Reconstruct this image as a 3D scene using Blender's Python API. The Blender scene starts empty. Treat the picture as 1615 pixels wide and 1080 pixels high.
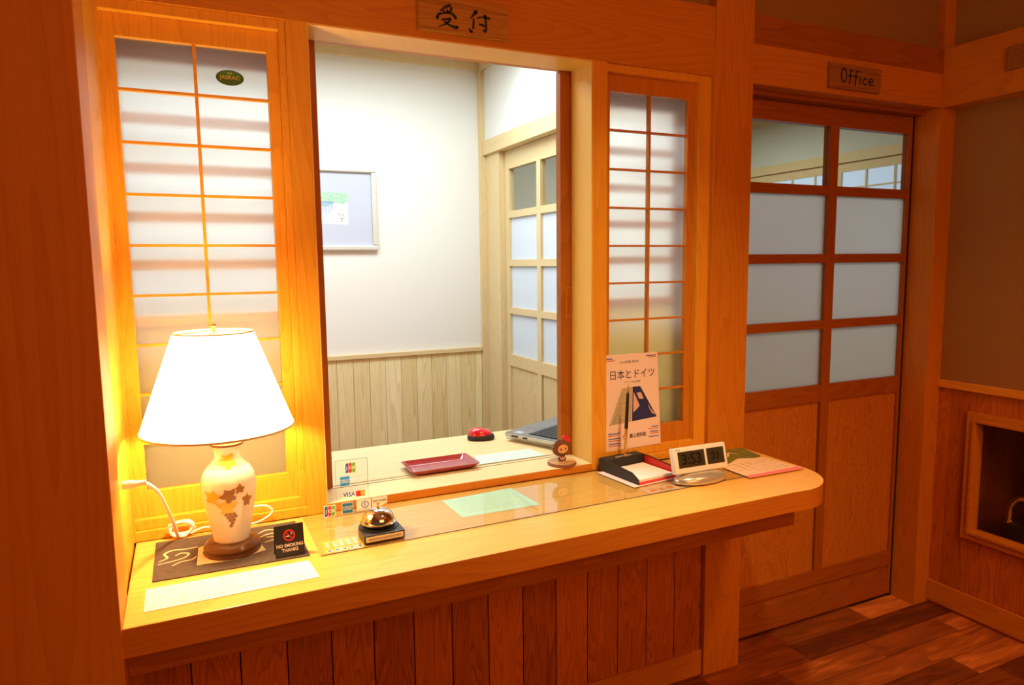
import bpy, bmesh, math, random
from mathutils import Vector, Matrix
random.seed(7)
PI = math.pi
SC = bpy.context.scene
COL = SC.collection

# ------------------------------------------------------------------ camera
cam_d = bpy.data.cameras.new('camera'); cam = bpy.data.objects.new('camera', cam_d); COL.objects.link(cam)
CP = Vector((0.0777, -1.7866, 1.4267)); pitch, yaw, roll = -0.1124, 0.4390, -0.01138
fwd = Vector((math.sin(yaw) * math.cos(pitch), math.cos(yaw) * math.cos(pitch), math.sin(pitch)))
rgt = Vector((math.cos(yaw), -math.sin(yaw), 0)); upv = rgt.cross(fwd)
r2 = rgt * math.cos(roll) + upv * math.sin(roll); u2 = -rgt * math.sin(roll) + upv * math.cos(roll)
M = Matrix((r2, u2, -fwd)).transposed().to_4x4(); M.translation = CP
cam.matrix_world = M
cam_d.sensor_width = 36; cam_d.lens = 1099.25 / 1615 * 36; cam_d.clip_start = 0.02
SC.camera = cam

# ------------------------------------------------------------------ view, world, lights
SC.view_settings.view_transform = 'Standard'; SC.view_settings.look = 'None'
SC.view_settings.gamma = 1; SC.view_settings.use_curve_mapping = False
SC.view_settings.exposure = 0.0
w = bpy.data.worlds.new('world'); SC.world = w; w.use_nodes = True
w.node_tree.nodes['Background'].inputs[0].default_value = (1.0, 0.50, 0.22, 1)
w.node_tree.nodes['Background'].inputs[1].default_value = 0.10

def area(name, loc, size, power, color, target=None, sy=None, spread=None):
    d = bpy.data.lights.new(name, 'AREA'); d.energy = power; d.color = color; d.size = size
    if sy: d.shape = 'RECTANGLE'; d.size_y = sy
    if spread: d.spread = spread
    o = bpy.data.objects.new(name, d); COL.objects.link(o); o.location = loc
    v = (Vector(target) - Vector(loc)) if target else Vector((0, 0, -1))
    o.rotation_euler = v.to_track_quat('-Z', 'Y').to_euler()
    return o
def point(name, loc, r, power, color):
    d = bpy.data.lights.new(name, 'POINT'); d.energy = power; d.color = color; d.shadow_soft_size = r
    o = bpy.data.objects.new(name, d); COL.objects.link(o); o.location = loc
    return o
area('reception_room_light', (0.85, 0.95, 2.44), 1.1, 28, (0.84, 1.0, 1.04), sy=0.6)
area('reception_room_light_left', (0.0, 0.85, 2.44), 0.6, 11, (0.82, 0.98, 1.06), sy=0.6)
area('office_light', (2.7, 1.6, 2.33), 0.8, 15, (0.95, 1.0, 0.90))
area('lobby_light', (1.1, -3.1, 2.30), 1.6, 52, (1.0, 0.30, 0.08), (1.1, 0, 1.1))
area('lobby_downlight', (1.15, -0.95, 2.58), 0.12, 5.2, (1.0, 0.76, 0.38), (1.15, -0.45, 0.8), spread=1.3)
area('lobby_floor_light', (2.1, -1.5, 2.55), 0.3, 10, (1.0, 0.38, 0.12), (2.2, -1.0, 0.0), spread=1.6)
LAMP = Vector((0.1447, -0.150, 0))
point('lamp_bulb_light', (LAMP.x, LAMP.y, 1.16), 0.03, 19, (1.0, 0.72, 0.36))

# ------------------------------------------------------------------ materials
def newmat(name):
    m = bpy.data.materials.new(name); m.use_nodes = True
    nt = m.node_tree; b = nt.nodes['Principled BSDF']
    return m, nt, b
def plain(name, col, rough=0.5, metal=0.0, spec=0.5, emit=None, estr=0, noise=0.0, nscale=40, coat=0):
    m, nt, b = newmat(name)
    b.inputs['Base Color'].default_value = (*col, 1); b.inputs['Roughness'].default_value = rough
    b.inputs['Metallic'].default_value = metal; b.inputs['Specular IOR Level'].default_value = spec
    b.inputs['Coat Weight'].default_value = coat
    if emit: b.inputs['Emission Color'].default_value = (*emit, 1); b.inputs['Emission Strength'].default_value = estr
    if noise:
        tc = nt.nodes.new('ShaderNodeTexCoord'); n = nt.nodes.new('ShaderNodeTexNoise'); n.inputs['Scale'].default_value = nscale
        n.inputs['Detail'].default_value = 6
        nt.links.new(tc.outputs['Object'], n.inputs['Vector'])
        mx = nt.nodes.new('ShaderNodeMix'); mx.data_type = 'RGBA'
        mx.inputs[6].default_value = (*[c * (1 - noise) for c in col], 1); mx.inputs[7].default_value = (*[min(1, c * (1 + noise)) for c in col], 1)
        nt.links.new(n.outputs['Fac'], mx.inputs[0]); nt.links.new(mx.outputs[2], b.inputs['Base Color'])
        bp = nt.nodes.new('ShaderNodeBump'); bp.inputs['Strength'].default_value = 0.08; bp.inputs['Distance'].default_value = 0.002
        nt.links.new(n.outputs['Fac'], bp.inputs['Height']); nt.links.new(bp.outputs[0], b.inputs['Normal'])
    return m
def math_node(nt, op, a, b_=None):
    n = nt.nodes.new('ShaderNodeMath'); n.operation = op
    for i, v in enumerate((a, b_)):
        if v is None: continue
        if isinstance(v, (int, float)): n.inputs[i].default_value = v
        else: nt.links.new(v, n.inputs[i])
    return n.outputs[0]
def wood(name, light, dark, axis='Z', ring=7.0, contrast=0.5, st=0.09, rough=0.42, board=None, coat=0.0, seed=0.0, bvar=0.5):
    """grain runs along axis; board=(axis index, width) gives each board its own tone"""
    m, nt, b = newmat(name)
    tc = nt.nodes.new('ShaderNodeTexCoord')
    k = 'XYZ'.index(axis)
    mp = nt.nodes.new('ShaderNodeMapping'); s = [1, 1, 1]; s[k] = 0.045; mp.inputs['Scale'].default_value = s
    mp.inputs['Location'].default_value = (seed, seed * 1.7, seed * 0.3)
    vec = tc.outputs['Object']
    rnd = None
    if board:
        sep = nt.nodes.new('ShaderNodeSeparateXYZ'); nt.links.new(vec, sep.inputs[0])
        idx = math_node(nt, 'FLOOR', math_node(nt, 'DIVIDE', math_node(nt, 'SUBTRACT', sep.outputs[board[0]], board[2]), board[1]))
        wn = nt.nodes.new('ShaderNodeTexWhiteNoise'); wn.noise_dimensions = '1D'; nt.links.new(idx, wn.inputs['W'])
        rnd = wn.outputs['Value']
        cb = nt.nodes.new('ShaderNodeCombineXYZ')
        sh = math_node(nt, 'MULTIPLY', rnd, 13.0)
        for i in range(3): nt.links.new(sh, cb.inputs[i])
        ad = nt.nodes.new('ShaderNodeVectorMath'); ad.operation = 'ADD'; nt.links.new(vec, ad.inputs[0]); nt.links.new(cb.outputs[0], ad.inputs[1])
        vec = ad.outputs[0]
    nt.links.new(vec, mp.inputs['Vector'])
    fine = nt.nodes.new('ShaderNodeTexNoise'); fine.inputs['Scale'].default_value = 260; fine.inputs['Detail'].default_value = 3
    nt.links.new(mp.outputs[0], fine.inputs['Vector'])
    mp2 = nt.nodes.new('ShaderNodeMapping'); s2 = [1, 1, 1]; s2[k] = st; mp2.inputs['Scale'].default_value = s2
    nt.links.new(vec, mp2.inputs['Vector'])
    big = nt.nodes.new('ShaderNodeTexNoise'); big.inputs['Scale'].default_value = ring; big.inputs['Detail'].default_value = 1.5
    big.inputs['Distortion'].default_value = 0.3
    nt.links.new(mp2.outputs[0], big.inputs['Vector'])
    rings = math_node(nt, 'FRACT', math_node(nt, 'MULTIPLY', big.outputs['Fac'], 26.0))
    rings = math_node(nt, 'POWER', rings, 2.2)
    a = math_node(nt, 'MULTIPLY', rings, 0.42)
    c = math_node(nt, 'MULTIPLY', fine.outputs['Fac'], 0.75)
    t = math_node(nt, 'ADD', a, c)
    if rnd is not None:
        t = math_node(nt, 'ADD', t, math_node(nt, 'MULTIPLY', math_node(nt, 'SUBTRACT', rnd, 0.5), bvar))
    t = math_node(nt, 'MULTIPLY', math_node(nt, 'SUBTRACT', t, 0.5), contrast * 1.6)
    t = math_node(nt, 'ADD', t, 0.42)
    mx = nt.nodes.new('ShaderNodeMix'); mx.data_type = 'RGBA'; mx.clamp_factor = True
    mx.inputs[6].default_value = (*light, 1); mx.inputs[7].default_value = (*dark, 1)
    nt.links.new(t, mx.inputs[0]); nt.links.new(mx.outputs[2], b.inputs['Base Color'])
    b.inputs['Roughness'].default_value = rough; b.inputs['Coat Weight'].default_value = coat; b.inputs['Coat Roughness'].default_value = 0.2
    b.inputs['Specular IOR Level'].default_value = 0.2
    bp = nt.nodes.new('ShaderNodeBump'); bp.inputs['Strength'].default_value = 0.12; bp.inputs['Distance'].default_value = 0.001
    nt.links.new(fine.outputs['Fac'], bp.inputs['Height']); nt.links.new(bp.outputs[0], b.inputs['Normal'])
    return m
LO_L, LO_D = (0.80, 0.40, 0.036), (0.58, 0.235, 0.013)
W_X = wood('lobby_wood_x', LO_L, LO_D, 'X'); W_Y = wood('lobby_wood_y', LO_L, LO_D, 'Y'); W_Z = wood('lobby_wood_z', LO_L, LO_D, 'Z')
BM_L, BM_D = (0.62, 0.245, 0.020), (0.42, 0.130, 0.008)
B_X = wood('beam_wood_x', BM_L, BM_D, 'X', seed=4); B_Y = wood('beam_wood_y', BM_L, BM_D, 'Y', seed=4); B_Z = wood('beam_wood_z', BM_L, BM_D, 'Z', seed=4)
W_X2 = wood('lobby_wood_dark_x', (0.40, 0.130, 0.014), (0.22, 0.056, 0.006), 'X', seed=3)
W_Z2 = wood('lobby_wood_door_z', (0.40, 0.130, 0.014), (0.24, 0.060, 0.006), 'Z', seed=5)
W_COL = wood('column_wood', (0.62, 0.23, 0.022), (0.42, 0.130, 0.010), 'Z', ring=4, contrast=0.4, seed=1)
W_PANEL = wood('burl_panel_wood', st=0.22, light=(0.60, 0.23, 0.022), dark=(0.32, 0.095, 0.008), axis='Z', ring=16, contrast=0.75, seed=8)
W_SLAT = wood('slat_wood_z', (0.56, 0.17, 0.016), (0.24, 0.055, 0.005), 'Z', ring=12, contrast=0.75, board=(0, 0.1135, 1.0624 - 0.1135 * 20), bvar=0.5)
W_SLATR = wood('right_slat_wood_z', (0.56, 0.17, 0.018), (0.28, 0.065, 0.006), 'Z', ring=12, contrast=0.7, board=(1, 0.075, -2.0), bvar=0.5)
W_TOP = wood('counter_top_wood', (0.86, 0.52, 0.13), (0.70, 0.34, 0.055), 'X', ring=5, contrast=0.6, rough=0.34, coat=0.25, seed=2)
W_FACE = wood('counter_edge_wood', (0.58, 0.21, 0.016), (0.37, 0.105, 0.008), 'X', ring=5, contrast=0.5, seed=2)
P_L, P_D = (0.78, 0.62, 0.36), (0.62, 0.44, 0.20)
P_X = wood('pale_wood_x', P_L, P_D, 'X', contrast=0.4); P_Y = wood('pale_wood_y', P_L, P_D, 'Y', contrast=0.4); P_Z = wood('pale_wood_z', P_L, P_D, 'Z', contrast=0.4)
P_LAT = plain('lattice_pale_wood', (0.90, 0.74, 0.42), 0.6)
P_DESK = wood('desk_wood', (0.78, 0.63, 0.36), (0.68, 0.51, 0.25), 'X', ring=3, contrast=0.35, rough=0.4)
P_SLAT = wood('pale_slat_wood', (0.90, 0.79, 0.48), (0.66, 0.50, 0.22), 'Z', ring=9, contrast=0.75, st=0.035, board=(0, 0.085, 0.0), bvar=0.45)
P_BURL = wood('pale_burl_wood', (0.78, 0.62, 0.36), (0.58, 0.40, 0.18), 'Z', ring=14, contrast=0.7)
W_SIGN = wood('sign_wood', (0.52, 0.26, 0.04), (0.28, 0.11, 0.012), 'X', ring=8, contrast=0.8, seed=9)
W_SIGN2 = wood('office_sign_wood', (0.36, 0.16, 0.045), (0.22, 0.08, 0.015), 'X', ring=8, contrast=0.8, seed=19)
W_BASE = wood('lamp_base_wood', (0.16, 0.065, 0.025), (0.08, 0.03, 0.012), 'X', rough=0.25, contrast=0.3)
W_LOG = wood('log_wood', (0.62, 0.36, 0.16), (0.36, 0.16, 0.05), 'Z', ring=20, contrast=0.8)
BARK = plain('bark', (0.22, 0.09, 0.03), 0.8, noise=0.5, nscale=120)
PLASTER_W = plain('white_plaster', (0.80, 0.79, 0.75), 0.9, noise=0.02, nscale=300)
PLASTER_O = plain('office_plaster', (0.66, 0.66, 0.56), 0.9, noise=0.03, nscale=200)
PLASTER_B = plain('brown_plaster', (0.30, 0.155, 0.04), 0.9, noise=0.12, nscale=400)
CEIL = plain('ceiling_board', (0.55, 0.42, 0.28), 0.8)
GAP_SHADE = plain('gap_shade', (0.02, 0.012, 0.006), 0.9)  # near-black colour standing in for shade in gaps
FOAM_BLACK = plain('black_plastic', (0.012, 0.011, 0.011), 0.35)
BLACK_MATTE = plain('black_matte', (0.016, 0.014, 0.013), 0.6)
WHITE_P = plain('white_plastic', (0.85, 0.84, 0.80), 0.35)
PAPER = plain('paper_white', (0.88, 0.86, 0.82), 0.8)
INK = plain('ink_black', (0.012, 0.010, 0.014), 0.7)
INK_GREY = plain('ink_grey', (0.35, 0.33, 0.32), 0.8)
GREEN_PAPER = plain('green_paper', (0.56, 0.86, 0.66), 0.8)
CHROME = plain('chrome', (0.80, 0.76, 0.70), 0.08, metal=1)
BRASS = plain('brass', (0.80, 0.52, 0.15), 0.2, metal=1)
GOLD = plain('gold_glaze', (0.80, 0.48, 0.05), 0.35, metal=0.2)
BROWN_GLAZE = plain('brown_glaze', (0.30, 0.15, 0.05), 0.35)
CERAMIC = plain('ceramic', (0.82, 0.78, 0.68), 0.12, coat=0.5)
RED = plain('red', (0.65, 0.02, 0.02), 0.35)
RED_DARK = plain('lacquer_red', (0.33, 0.028, 0.028), 0.22, coat=0.6)
BLUE = plain('blue', (0.03, 0.08, 0.42), 0.5)
LBLUE = plain('light_blue', (0.02, 0.28, 0.90), 0.5)
GREENC = plain('green', (0.10, 0.42, 0.05), 0.5)
YELLOW = plain('yellow', (0.85, 0.55, 0.05), 0.5)
ORANGE = plain('orange', (0.85, 0.25, 0.03), 0.5)
NAVY = plain('navy', (0.02, 0.025, 0.12), 0.6)
STICKER = plain('sticker_white', (0.86, 0.84, 0.82), 0.5)

def clear_mat(name, tint=(1, 1, 1), refl=1.0, rough=0.02, ior=1.45):
    m, nt, b = newmat(name); nt.nodes.remove(b); out = nt.nodes['Material Output']
    tr = nt.nodes.new('ShaderNodeBsdfTransparent'); tr.inputs[0].default_value = (*tint, 1)
    gl = nt.nodes.new('ShaderNodeBsdfGlossy'); gl.inputs['Roughness'].default_value = rough
    fr = nt.nodes.new('ShaderNodeFresnel'); fr.inputs['IOR'].default_value = ior
    ge = nt.nodes.new('ShaderNodeNewGeometry')
    f = math_node(nt, 'MULTIPLY', math_node(nt, 'MULTIPLY', fr.outputs[0], refl), math_node(nt, 'SUBTRACT', 1.0, ge.outputs['Backfacing']))
    mx = nt.nodes.new('ShaderNodeMixShader'); nt.links.new(f, mx.inputs[0]); nt.links.new(tr.outputs[0], mx.inputs[1]); nt.links.new(gl.outputs[0], mx.inputs[2])
    nt.links.new(mx.outputs[0], out.inputs[0])
    return m
GLASS = clear_mat('clear_glass', (0.97, 0.985, 0.98))
SHEET = clear_mat('clear_vinyl', (0.93, 0.94, 0.93), refl=1.4, rough=0.03)
ACRYL = clear_mat('clear_acrylic', (0.985, 0.985, 0.98), refl=0.8)
EDGE = plain('acrylic_edge', (0.25, 0.30, 0.26), 0.3)
def frosted(name, col, see, rough=0.3, ior=1.12, diff=0.45):
    m, nt, b = newmat(name); nt.nodes.remove(b); out = nt.nodes['Material Output']
    d = nt.nodes.new('ShaderNodeBsdfDiffuse'); d.inputs[0].default_value = (*col, 1)
    t = nt.nodes.new('ShaderNodeBsdfTranslucent'); t.inputs[0].default_value = (*col, 1)
    r = nt.nodes.new('ShaderNodeBsdfRefraction'); r.inputs[0].default_value = (0.97, 0.97, 0.96, 1); r.inputs['Roughness'].default_value = rough; r.inputs['IOR'].default_value = ior
    m1 = nt.nodes.new('ShaderNodeMixShader'); m1.inputs[0].default_value = 1 - diff; nt.links.new(d.outputs[0], m1.inputs[1]); nt.links.new(t.outputs[0], m1.inputs[2])
    m2 = nt.nodes.new('ShaderNodeMixShader'); m2.inputs[0].default_value = see; nt.links.new(m1.outputs[0], m2.inputs[1]); nt.links.new(r.outputs[0], m2.inputs[2])
    nt.links.new(m2.outputs[0], out.inputs[0])
    return m
SHOJI = frosted('shoji_pane', (0.88, 0.94, 1.0), 0.78, rough=0.62, diff=0.15)
WASHI = frosted('beige_washi', (0.88, 0.74, 0.42), 0.0, diff=0.25)
LINING_LIT = wood('opening_lining_lit_wood', (0.86, 0.56, 0.15), (0.70, 0.40, 0.07), 'Z', contrast=0.35)  # pale tone carries the inner room light falling on the reveal
FROST = frosted('frosted_glass', (0.84, 0.85, 0.86), 0.50, rough=0.7, ior=1.3, diff=0.14)
FROST2 = frosted('frosted_glass_inner', (0.84, 0.90, 1.0), 0.10, rough=0.9, ior=1.3, diff=0.75)
SHADE = None
def shade_mat():
    m, nt, b = newmat('lamp_shade_cloth'); nt.nodes.remove(b); out = nt.nodes['Material Output']
    d = nt.nodes.new('ShaderNodeBsdfDiffuse'); d.inputs[0].default_value = (0.86, 0.80, 0.66, 1)
    t = nt.nodes.new('ShaderNodeBsdfTranslucent'); t.inputs[0].default_value = (0.95, 0.93, 0.86, 1)
    m1 = nt.nodes.new('ShaderNodeMixShader'); m1.inputs[0].default_value = 0.62; nt.links.new(d.outputs[0], m1.inputs[1]); nt.links.new(t.outputs[0], m1.inputs[2])
    nt.links.new(m1.outputs[0], out.inputs[0]); return m
SHADE = shade_mat()
def floor_mat():
    m, nt, b = newmat('parquet_floor')
    tc = nt.nodes.new('ShaderNodeTexCoord'); sep = nt.nodes.new('ShaderNodeSeparateXYZ'); nt.links.new(tc.outputs['Object'], sep.inputs[0])
    row = math_node(nt, 'FLOOR', math_node(nt, 'DIVIDE', sep.outputs[1], 0.105))
    w1 = nt.nodes.new('ShaderNodeTexWhiteNoise'); w1.noise_dimensions = '1D'; nt.links.new(row, w1.inputs['W'])
    col = math_node(nt, 'FLOOR', math_node(nt, 'ADD', math_node(nt, 'DIVIDE', sep.outputs[0], 0.42), math_node(nt, 'MULTIPLY', w1.outputs[0], 7)))
    cb = nt.nodes.new('ShaderNodeCombineXYZ'); nt.links.new(row, cb.inputs[0]); nt.links.new(col, cb.inputs[1])
    w2 = nt.nodes.new('ShaderNodeTexWhiteNoise'); w2.noise_dimensions = '2D'; nt.links.new(cb.outputs[0], w2.inputs['Vector'])
    mp = nt.nodes.new('ShaderNodeMapping'); mp.inputs['Scale'].default_value = (0.15, 1, 1)
    ad = nt.nodes.new('ShaderNodeVectorMath'); ad.operation = 'ADD'; nt.links.new(tc.outputs['Object'], ad.inputs[0]); nt.links.new(w2.outputs['Color'], ad.inputs[1])
    nt.links.new(ad.outputs[0], mp.inputs['Vector'])
    n = nt.nodes.new('ShaderNodeTexNoise'); n.inputs['Scale'].default_value = 28; n.inputs['Detail'].default_value = 5; n.inputs['Distortion'].default_value = 1.0
    nt.links.new(mp.outputs[0], n.inputs['Vector'])
    t = math_node(nt, 'ADD', math_node(nt, 'MULTIPLY', w2.outputs[0], 0.72), math_node(nt, 'MULTIPLY', math_node(nt, 'SUBTRACT', n.outputs['Fac'], 0.5), 1.0))
    rp = nt.nodes.new('ShaderNodeValToRGB'); cr = rp.color_ramp
    cr.elements[0].position = 0.0; cr.elements[0].color = (0.10, 0.025, 0.006, 1)
    cr.elements[1].position = 1.0; cr.elements[1].color = (0.85, 0.33, 0.07, 1)
    e = cr.elements.new(0.45); e.color = (0.30, 0.085, 0.018, 1)
    nt.links.new(t, rp.inputs[0])
    fy = math_node(nt, 'FRACT', math_node(nt, 'DIVIDE', sep.outputs[1], 0.105))
    g = math_node(nt, 'LESS_THAN', fy, 0.02)
    mx = nt.nodes.new('ShaderNodeMix'); mx.data_type = 'RGBA'; mx.inputs[7].default_value = (0.05, 0.015, 0.005, 1)
    nt.links.new(g, mx.inputs[0]); nt.links.new(rp.outputs[0], mx.inputs[6]); nt.links.new(mx.outputs[2], b.inputs['Base Color'])
    b.inputs['Roughness'].default_value = 0.4; b.inputs['Specular IOR Level'].default_value = 0.35
    return m
FLOOR = floor_mat()

# ------------------------------------------------------------------ geometry helpers
class MB:
    def __init__(s): s.bm = bmesh.new()
    def box(s, x0, x1, y0, y1, z0, z1, bev=0.0, rot=None):
        vs = [s.bm.verts.new((x, y, z)) for x in (x0, x1) for y in (y0, y1) for z in (z0, z1)]
        fs = [s.bm.faces.new([vs[i] for i in q]) for q in ((0, 1, 3, 2), (4, 6, 7, 5), (0, 4, 5, 1), (2, 3, 7, 6), (0, 2, 6, 4), (1, 5, 7, 3))]
        if bev:
            es = list({e for f in fs for e in f.edges})
            r = bmesh.ops.bevel(s.bm, geom=es, offset=bev, segments=2, profile=0.5, affect='EDGES', clamp_overlap=True)
            vs = list({v for f in r['faces'] for v in f.verts} | {v for v in vs if v.is_valid})
        if rot:
            for v in vs: v.co = rot @ v.co
        return s
    def lathe(s, prof, seg=40, c=(0, 0, 0), sx=1, sy=1, cap=True):
        rings = []
        for r, z in prof:
            if r < 1e-6: rings.append([s.bm.verts.new((c[0], c[1], c[2] + z))])
            else: rings.append([s.bm.verts.new((c[0] + r * sx * math.cos(2 * PI * i / seg), c[1] + r * sy * math.sin(2 * PI * i / seg), c[2] + z)) for i in range(seg)])
        for a, b in zip(rings, rings[1:]):
            for i in range(seg):
                j = (i + 1) % seg
                if len(a) == 1 and len(b) == 1: continue
                if len(a) == 1: s.bm.faces.new((a[0], b[i], b[j]))
                elif len(b) == 1: s.bm.faces.new((a[i], a[j], b[0]))
                else: s.bm.faces.new((a[i], a[j], b[j], b[i]))
        if cap:
            for q in (rings[0], rings[-1]):
                if len(q) > 2: s.bm.faces.new(q)
        return s
    def tube(s, pts, r, seg=10, radii=None):
        pts = [Vector(p) for p in pts]; rings = []
        for i, p in enumerate(pts):
            t = (pts[min(i + 1, len(pts) - 1)] - pts[max(i - 1, 0)]).normalized()
            a = t.cross(Vector((0, 0, 1)))
            if a.length < 0.05: a = t.cross(Vector((0, 1, 0)))
            a.normalize(); b = t.cross(a)
            if rings:   # keep frames aligned
                pa = (rings[-1][0].co - pts[i - 1]); pa = (pa - t * pa.dot(t))
                if pa.length > 1e-9: a = pa.normalized(); b = t.cross(a)
            rr = radii[i] if radii else r
            rings.append([s.bm.verts.new(p + a * rr * math.cos(2 * PI * k / seg) + b * rr * math.sin(2 * PI * k / seg)) for k in range(seg)])
        for A, B in zip(rings, rings[1:]):
            for k in range(seg): s.bm.faces.new((A[k], A[(k + 1) % seg], B[(k + 1) % seg], B[k]))
        s.bm.faces.new(rings[0]); s.bm.faces.new(rings[-1])
        return s
    def prism(s, poly, z0, z1, bev=0):
        """polygon in xy, extruded z0..z1"""
        a = [s.bm.verts.new((x, y, z0)) for x, y in poly]; b = [s.bm.verts.new((x, y, z1)) for x, y in poly]
        n = len(poly); fs = [s.bm.faces.new(a), s.bm.faces.new(b)]
        for i in range(n): fs.append(s.bm.faces.new((a[i], a[(i + 1) % n], b[(i + 1) % n], b[i])))
        if bev:
            es = [e for e in fs[1].edges] + [e for e in fs[0].edges]
            bmesh.ops.bevel(s.bm, geom=es, offset=bev, segments=3, profile=0.5, affect='EDGES')
        return s
    def prism_y(s, poly, y0, y1):
        """polygon in xz, extruded along y"""
        a = [s.bm.verts.new((x, y0, z)) for x, z in poly]; b = [s.bm.verts.new((x, y1, z)) for x, z in poly]
        n = len(poly); s.bm.faces.new(a); s.bm.faces.new(b)
        for i in range(n): s.bm.faces.new((a[i], a[(i + 1) % n], b[(i + 1) % n], b[i]))
        return s
    def ribbon(s, pts, ws, y0=0.0, y1=-0.0012):
        """brush stroke in the xz plane with varying width"""
        P = [Vector((p[0], p[1])) for p in pts]; n = 8; out = []; W = []
        Q = [P[0] * 2 - P[1]] + P + [P[-1] * 2 - P[-2]]; ww = [ws[0]] + list(ws) + [ws[-1]]
        for i in range(1, len(Q) - 2):
            for k in range(n):
                t = k / n; a, b, c, d = Q[i - 1:i + 3]
                out.append(0.5 * ((2 * b) + (c - a) * t + (2 * a - 5 * b + 4 * c - d) * t * t + (3 * b - a - 3 * c + d) * t ** 3)); W.append(ww[i] * (1 - t) + ww[i + 1] * t)
        out.append(P[-1]); W.append(ws[-1])
        L, R = [], []
        for i, p in enumerate(out):
            t = (out[min(i + 1, len(out) - 1)] - out[max(i - 1, 0)]); t.normalize(); nn = Vector((-t.y, t.x)) * W[i] / 2
            L.append(p + nn); R.append(p - nn)
        for i in range(len(out) - 1):
            q = [L[i], L[i + 1], R[i + 1], R[i]]
            s.prism_y([(v.x, v.y) for v in q], y0, y1)
        for c, ww_ in ((out[0], W[0]), (out[-1], W[-1])):
            s.prism_y([(c.x + ww_ / 2 * math.cos(a * PI / 4), c.y + ww_ / 2 * math.sin(a * PI / 4)) for a in range(8)], y0, y1)
        return s
    def build(s, name, mat, parent=None, loc=None, rot=None, smooth=False):
        bmesh.ops.recalc_face_normals(s.bm, faces=s.bm.faces)
        me = bpy.data.meshes.new(name); s.bm.to_mesh(me); s.bm.free()
        mats = mat if isinstance(mat, (list, tuple)) else [mat]
        for m in mats: me.materials.append(m)
        if smooth:
            me.polygons.foreach_set('use_smooth', [True] * len(me.polygons))
            try: me.set_sharp_from_angle(angle=math.radians(40))
            except Exception: pass
        o = bpy.data.objects.new(name, me); COL.objects.link(o)
        if parent is not None: o.parent = parent
        if loc: o.location = loc
        if rot: o.rotation_euler = rot
        return o
def box(*a, **k): return MB().box(*a, **k)
def thing(name, label, cat, loc=(0, 0, 0), rz=0.0, group=None):
    o = bpy.data.objects.new(name, None); COL.objects.link(o); o.location = loc; o.rotation_euler = (0, 0, rz)
    o.empty_display_size = 0.02
    o['label'] = label; o['category'] = cat
    if group: o['group'] = group
    return o
def tag(o, label, cat, group=None):
    o['label'] = label; o['category'] = cat
    if group: o['group'] = group
    return o
STRUCT_LABEL = {}
def struct(o, label, cat):
    o['kind'] = 'structure'; o['label'] = label; o['category'] = cat; return o
def sempty(name, label, cat, loc=(0, 0, 0)):
    o = bpy.data.objects.new(name, None); COL.objects.link(o); o.location = loc; return struct(o, label, cat)
def text(name, body, size, mat, parent, loc, rot=(PI / 2, 0, 0), align='CENTER', ext=0.0003, bold=0.0, sx=1.0):
    c = bpy.data.curves.new(name, 'FONT'); c.body = body; c.size = size; c.align_x = align; c.align_y = 'CENTER'; c.extrude = ext; c.offset = bold; c.resolution_u = 3
    t = bpy.data.objects.new(name + '_tmp', c); COL.objects.link(t)
    dg = bpy.context.evaluated_depsgraph_get(); dg.update()
    me = bpy.data.meshes.new_from_object(t.evaluated_get(dg)); bpy.data.objects.remove(t)
    me.name = name; me.materials.clear(); me.materials.append(mat)
    if sx != 1.0:
        for v in me.vertices: v.co.x *= sx
    o = bpy.data.objects.new(name, me); COL.objects.link(o); o.parent = parent; o.location = loc; o.rotation_euler = rot
    return o

# ------------------------------------------------------------------ key dimensions
XC = -0.0556; ZC = 0.7917; ZS = 0.8146; YF = -0.434
XI = 1.601; YB = 1.804; XA = 2.743; XW = 2.83; XO = 3.73

# ------------------------------------------------------------------ setting
struct(box(-1.6, 4.0, -4.0, 3.2, -0.05, 0.0).build('floor', FLOOR), 'brown wooden parquet floor of mixed light and dark planks', 'floor')
cl = MB(); cl.box(-1.6, 3.2, -4.0, 0.0, 2.62, 2.68); cl.box(-0.7, XI + 0.1, 0.0, YB, 2.50, 2.58); cl.box(XI + 0.1, 4.0, 0.02, 3.2, 2.40, 2.48)
struct(cl.build('ceiling', CEIL), 'plain ceiling over lobby and rooms behind', 'ceiling')

# left column (end of a projecting wall)
wl = sempty('wall_left', 'dark orange wooden wall end at left edge of the counter', 'wall')
box(-0.75, XC, YF - 0.006, -0.29, 0, 2.62, bev=0.002).build('post', W_COL, wl)
box(-0.75, XC - 0.004, -0.29, 0.0, 0, 2.62).build('side_board', W_Z, wl)

# main wall posts and beams
def trim(n, mb, mat, label): return struct(mb.build('trim_%d' % n, mat), label, 'trim')
trim(1, box(-0.20, -0.055, 0.0, 0.10, ZC + 0.0, 2.008), W_Z, 'thin wooden post left of the lamp window')
trim(2, box(0.333, 0.381, 0.0, 0.118, ZC, 2.008), W_Z, 'wooden post between lamp window and reception opening')
trim(3, box(1.185, 1.2345, 0.0, 0.118, ZC, 2.008), W_Z, 'wooden post between reception opening and narrow lattice window')
trim(4, box(1.6313, 1.788, -0.007, 0.14, 0, 2.62, bev=0.0015), B_Z, 'broad wooden post left of the office door')
trim(5, box(-0.2, 1.6313, 0.0, 0.152, 2.008, 2.2155), B_X, 'long wooden lintel beam above the reception opening')
bb = MB(); bb.box(1.788, XA, 0.0, 0.14, 2.001, 2.125)
kb_ = struct(box(1.789, XA - 0.001, 0.058, 0.141, 1.986, 2.0008).build('trim_12', W_X2), 'wooden door track above the office door, darkened as shade', 'trim')  # real track board; its dark tone stands in for shadow below the beam
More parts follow.
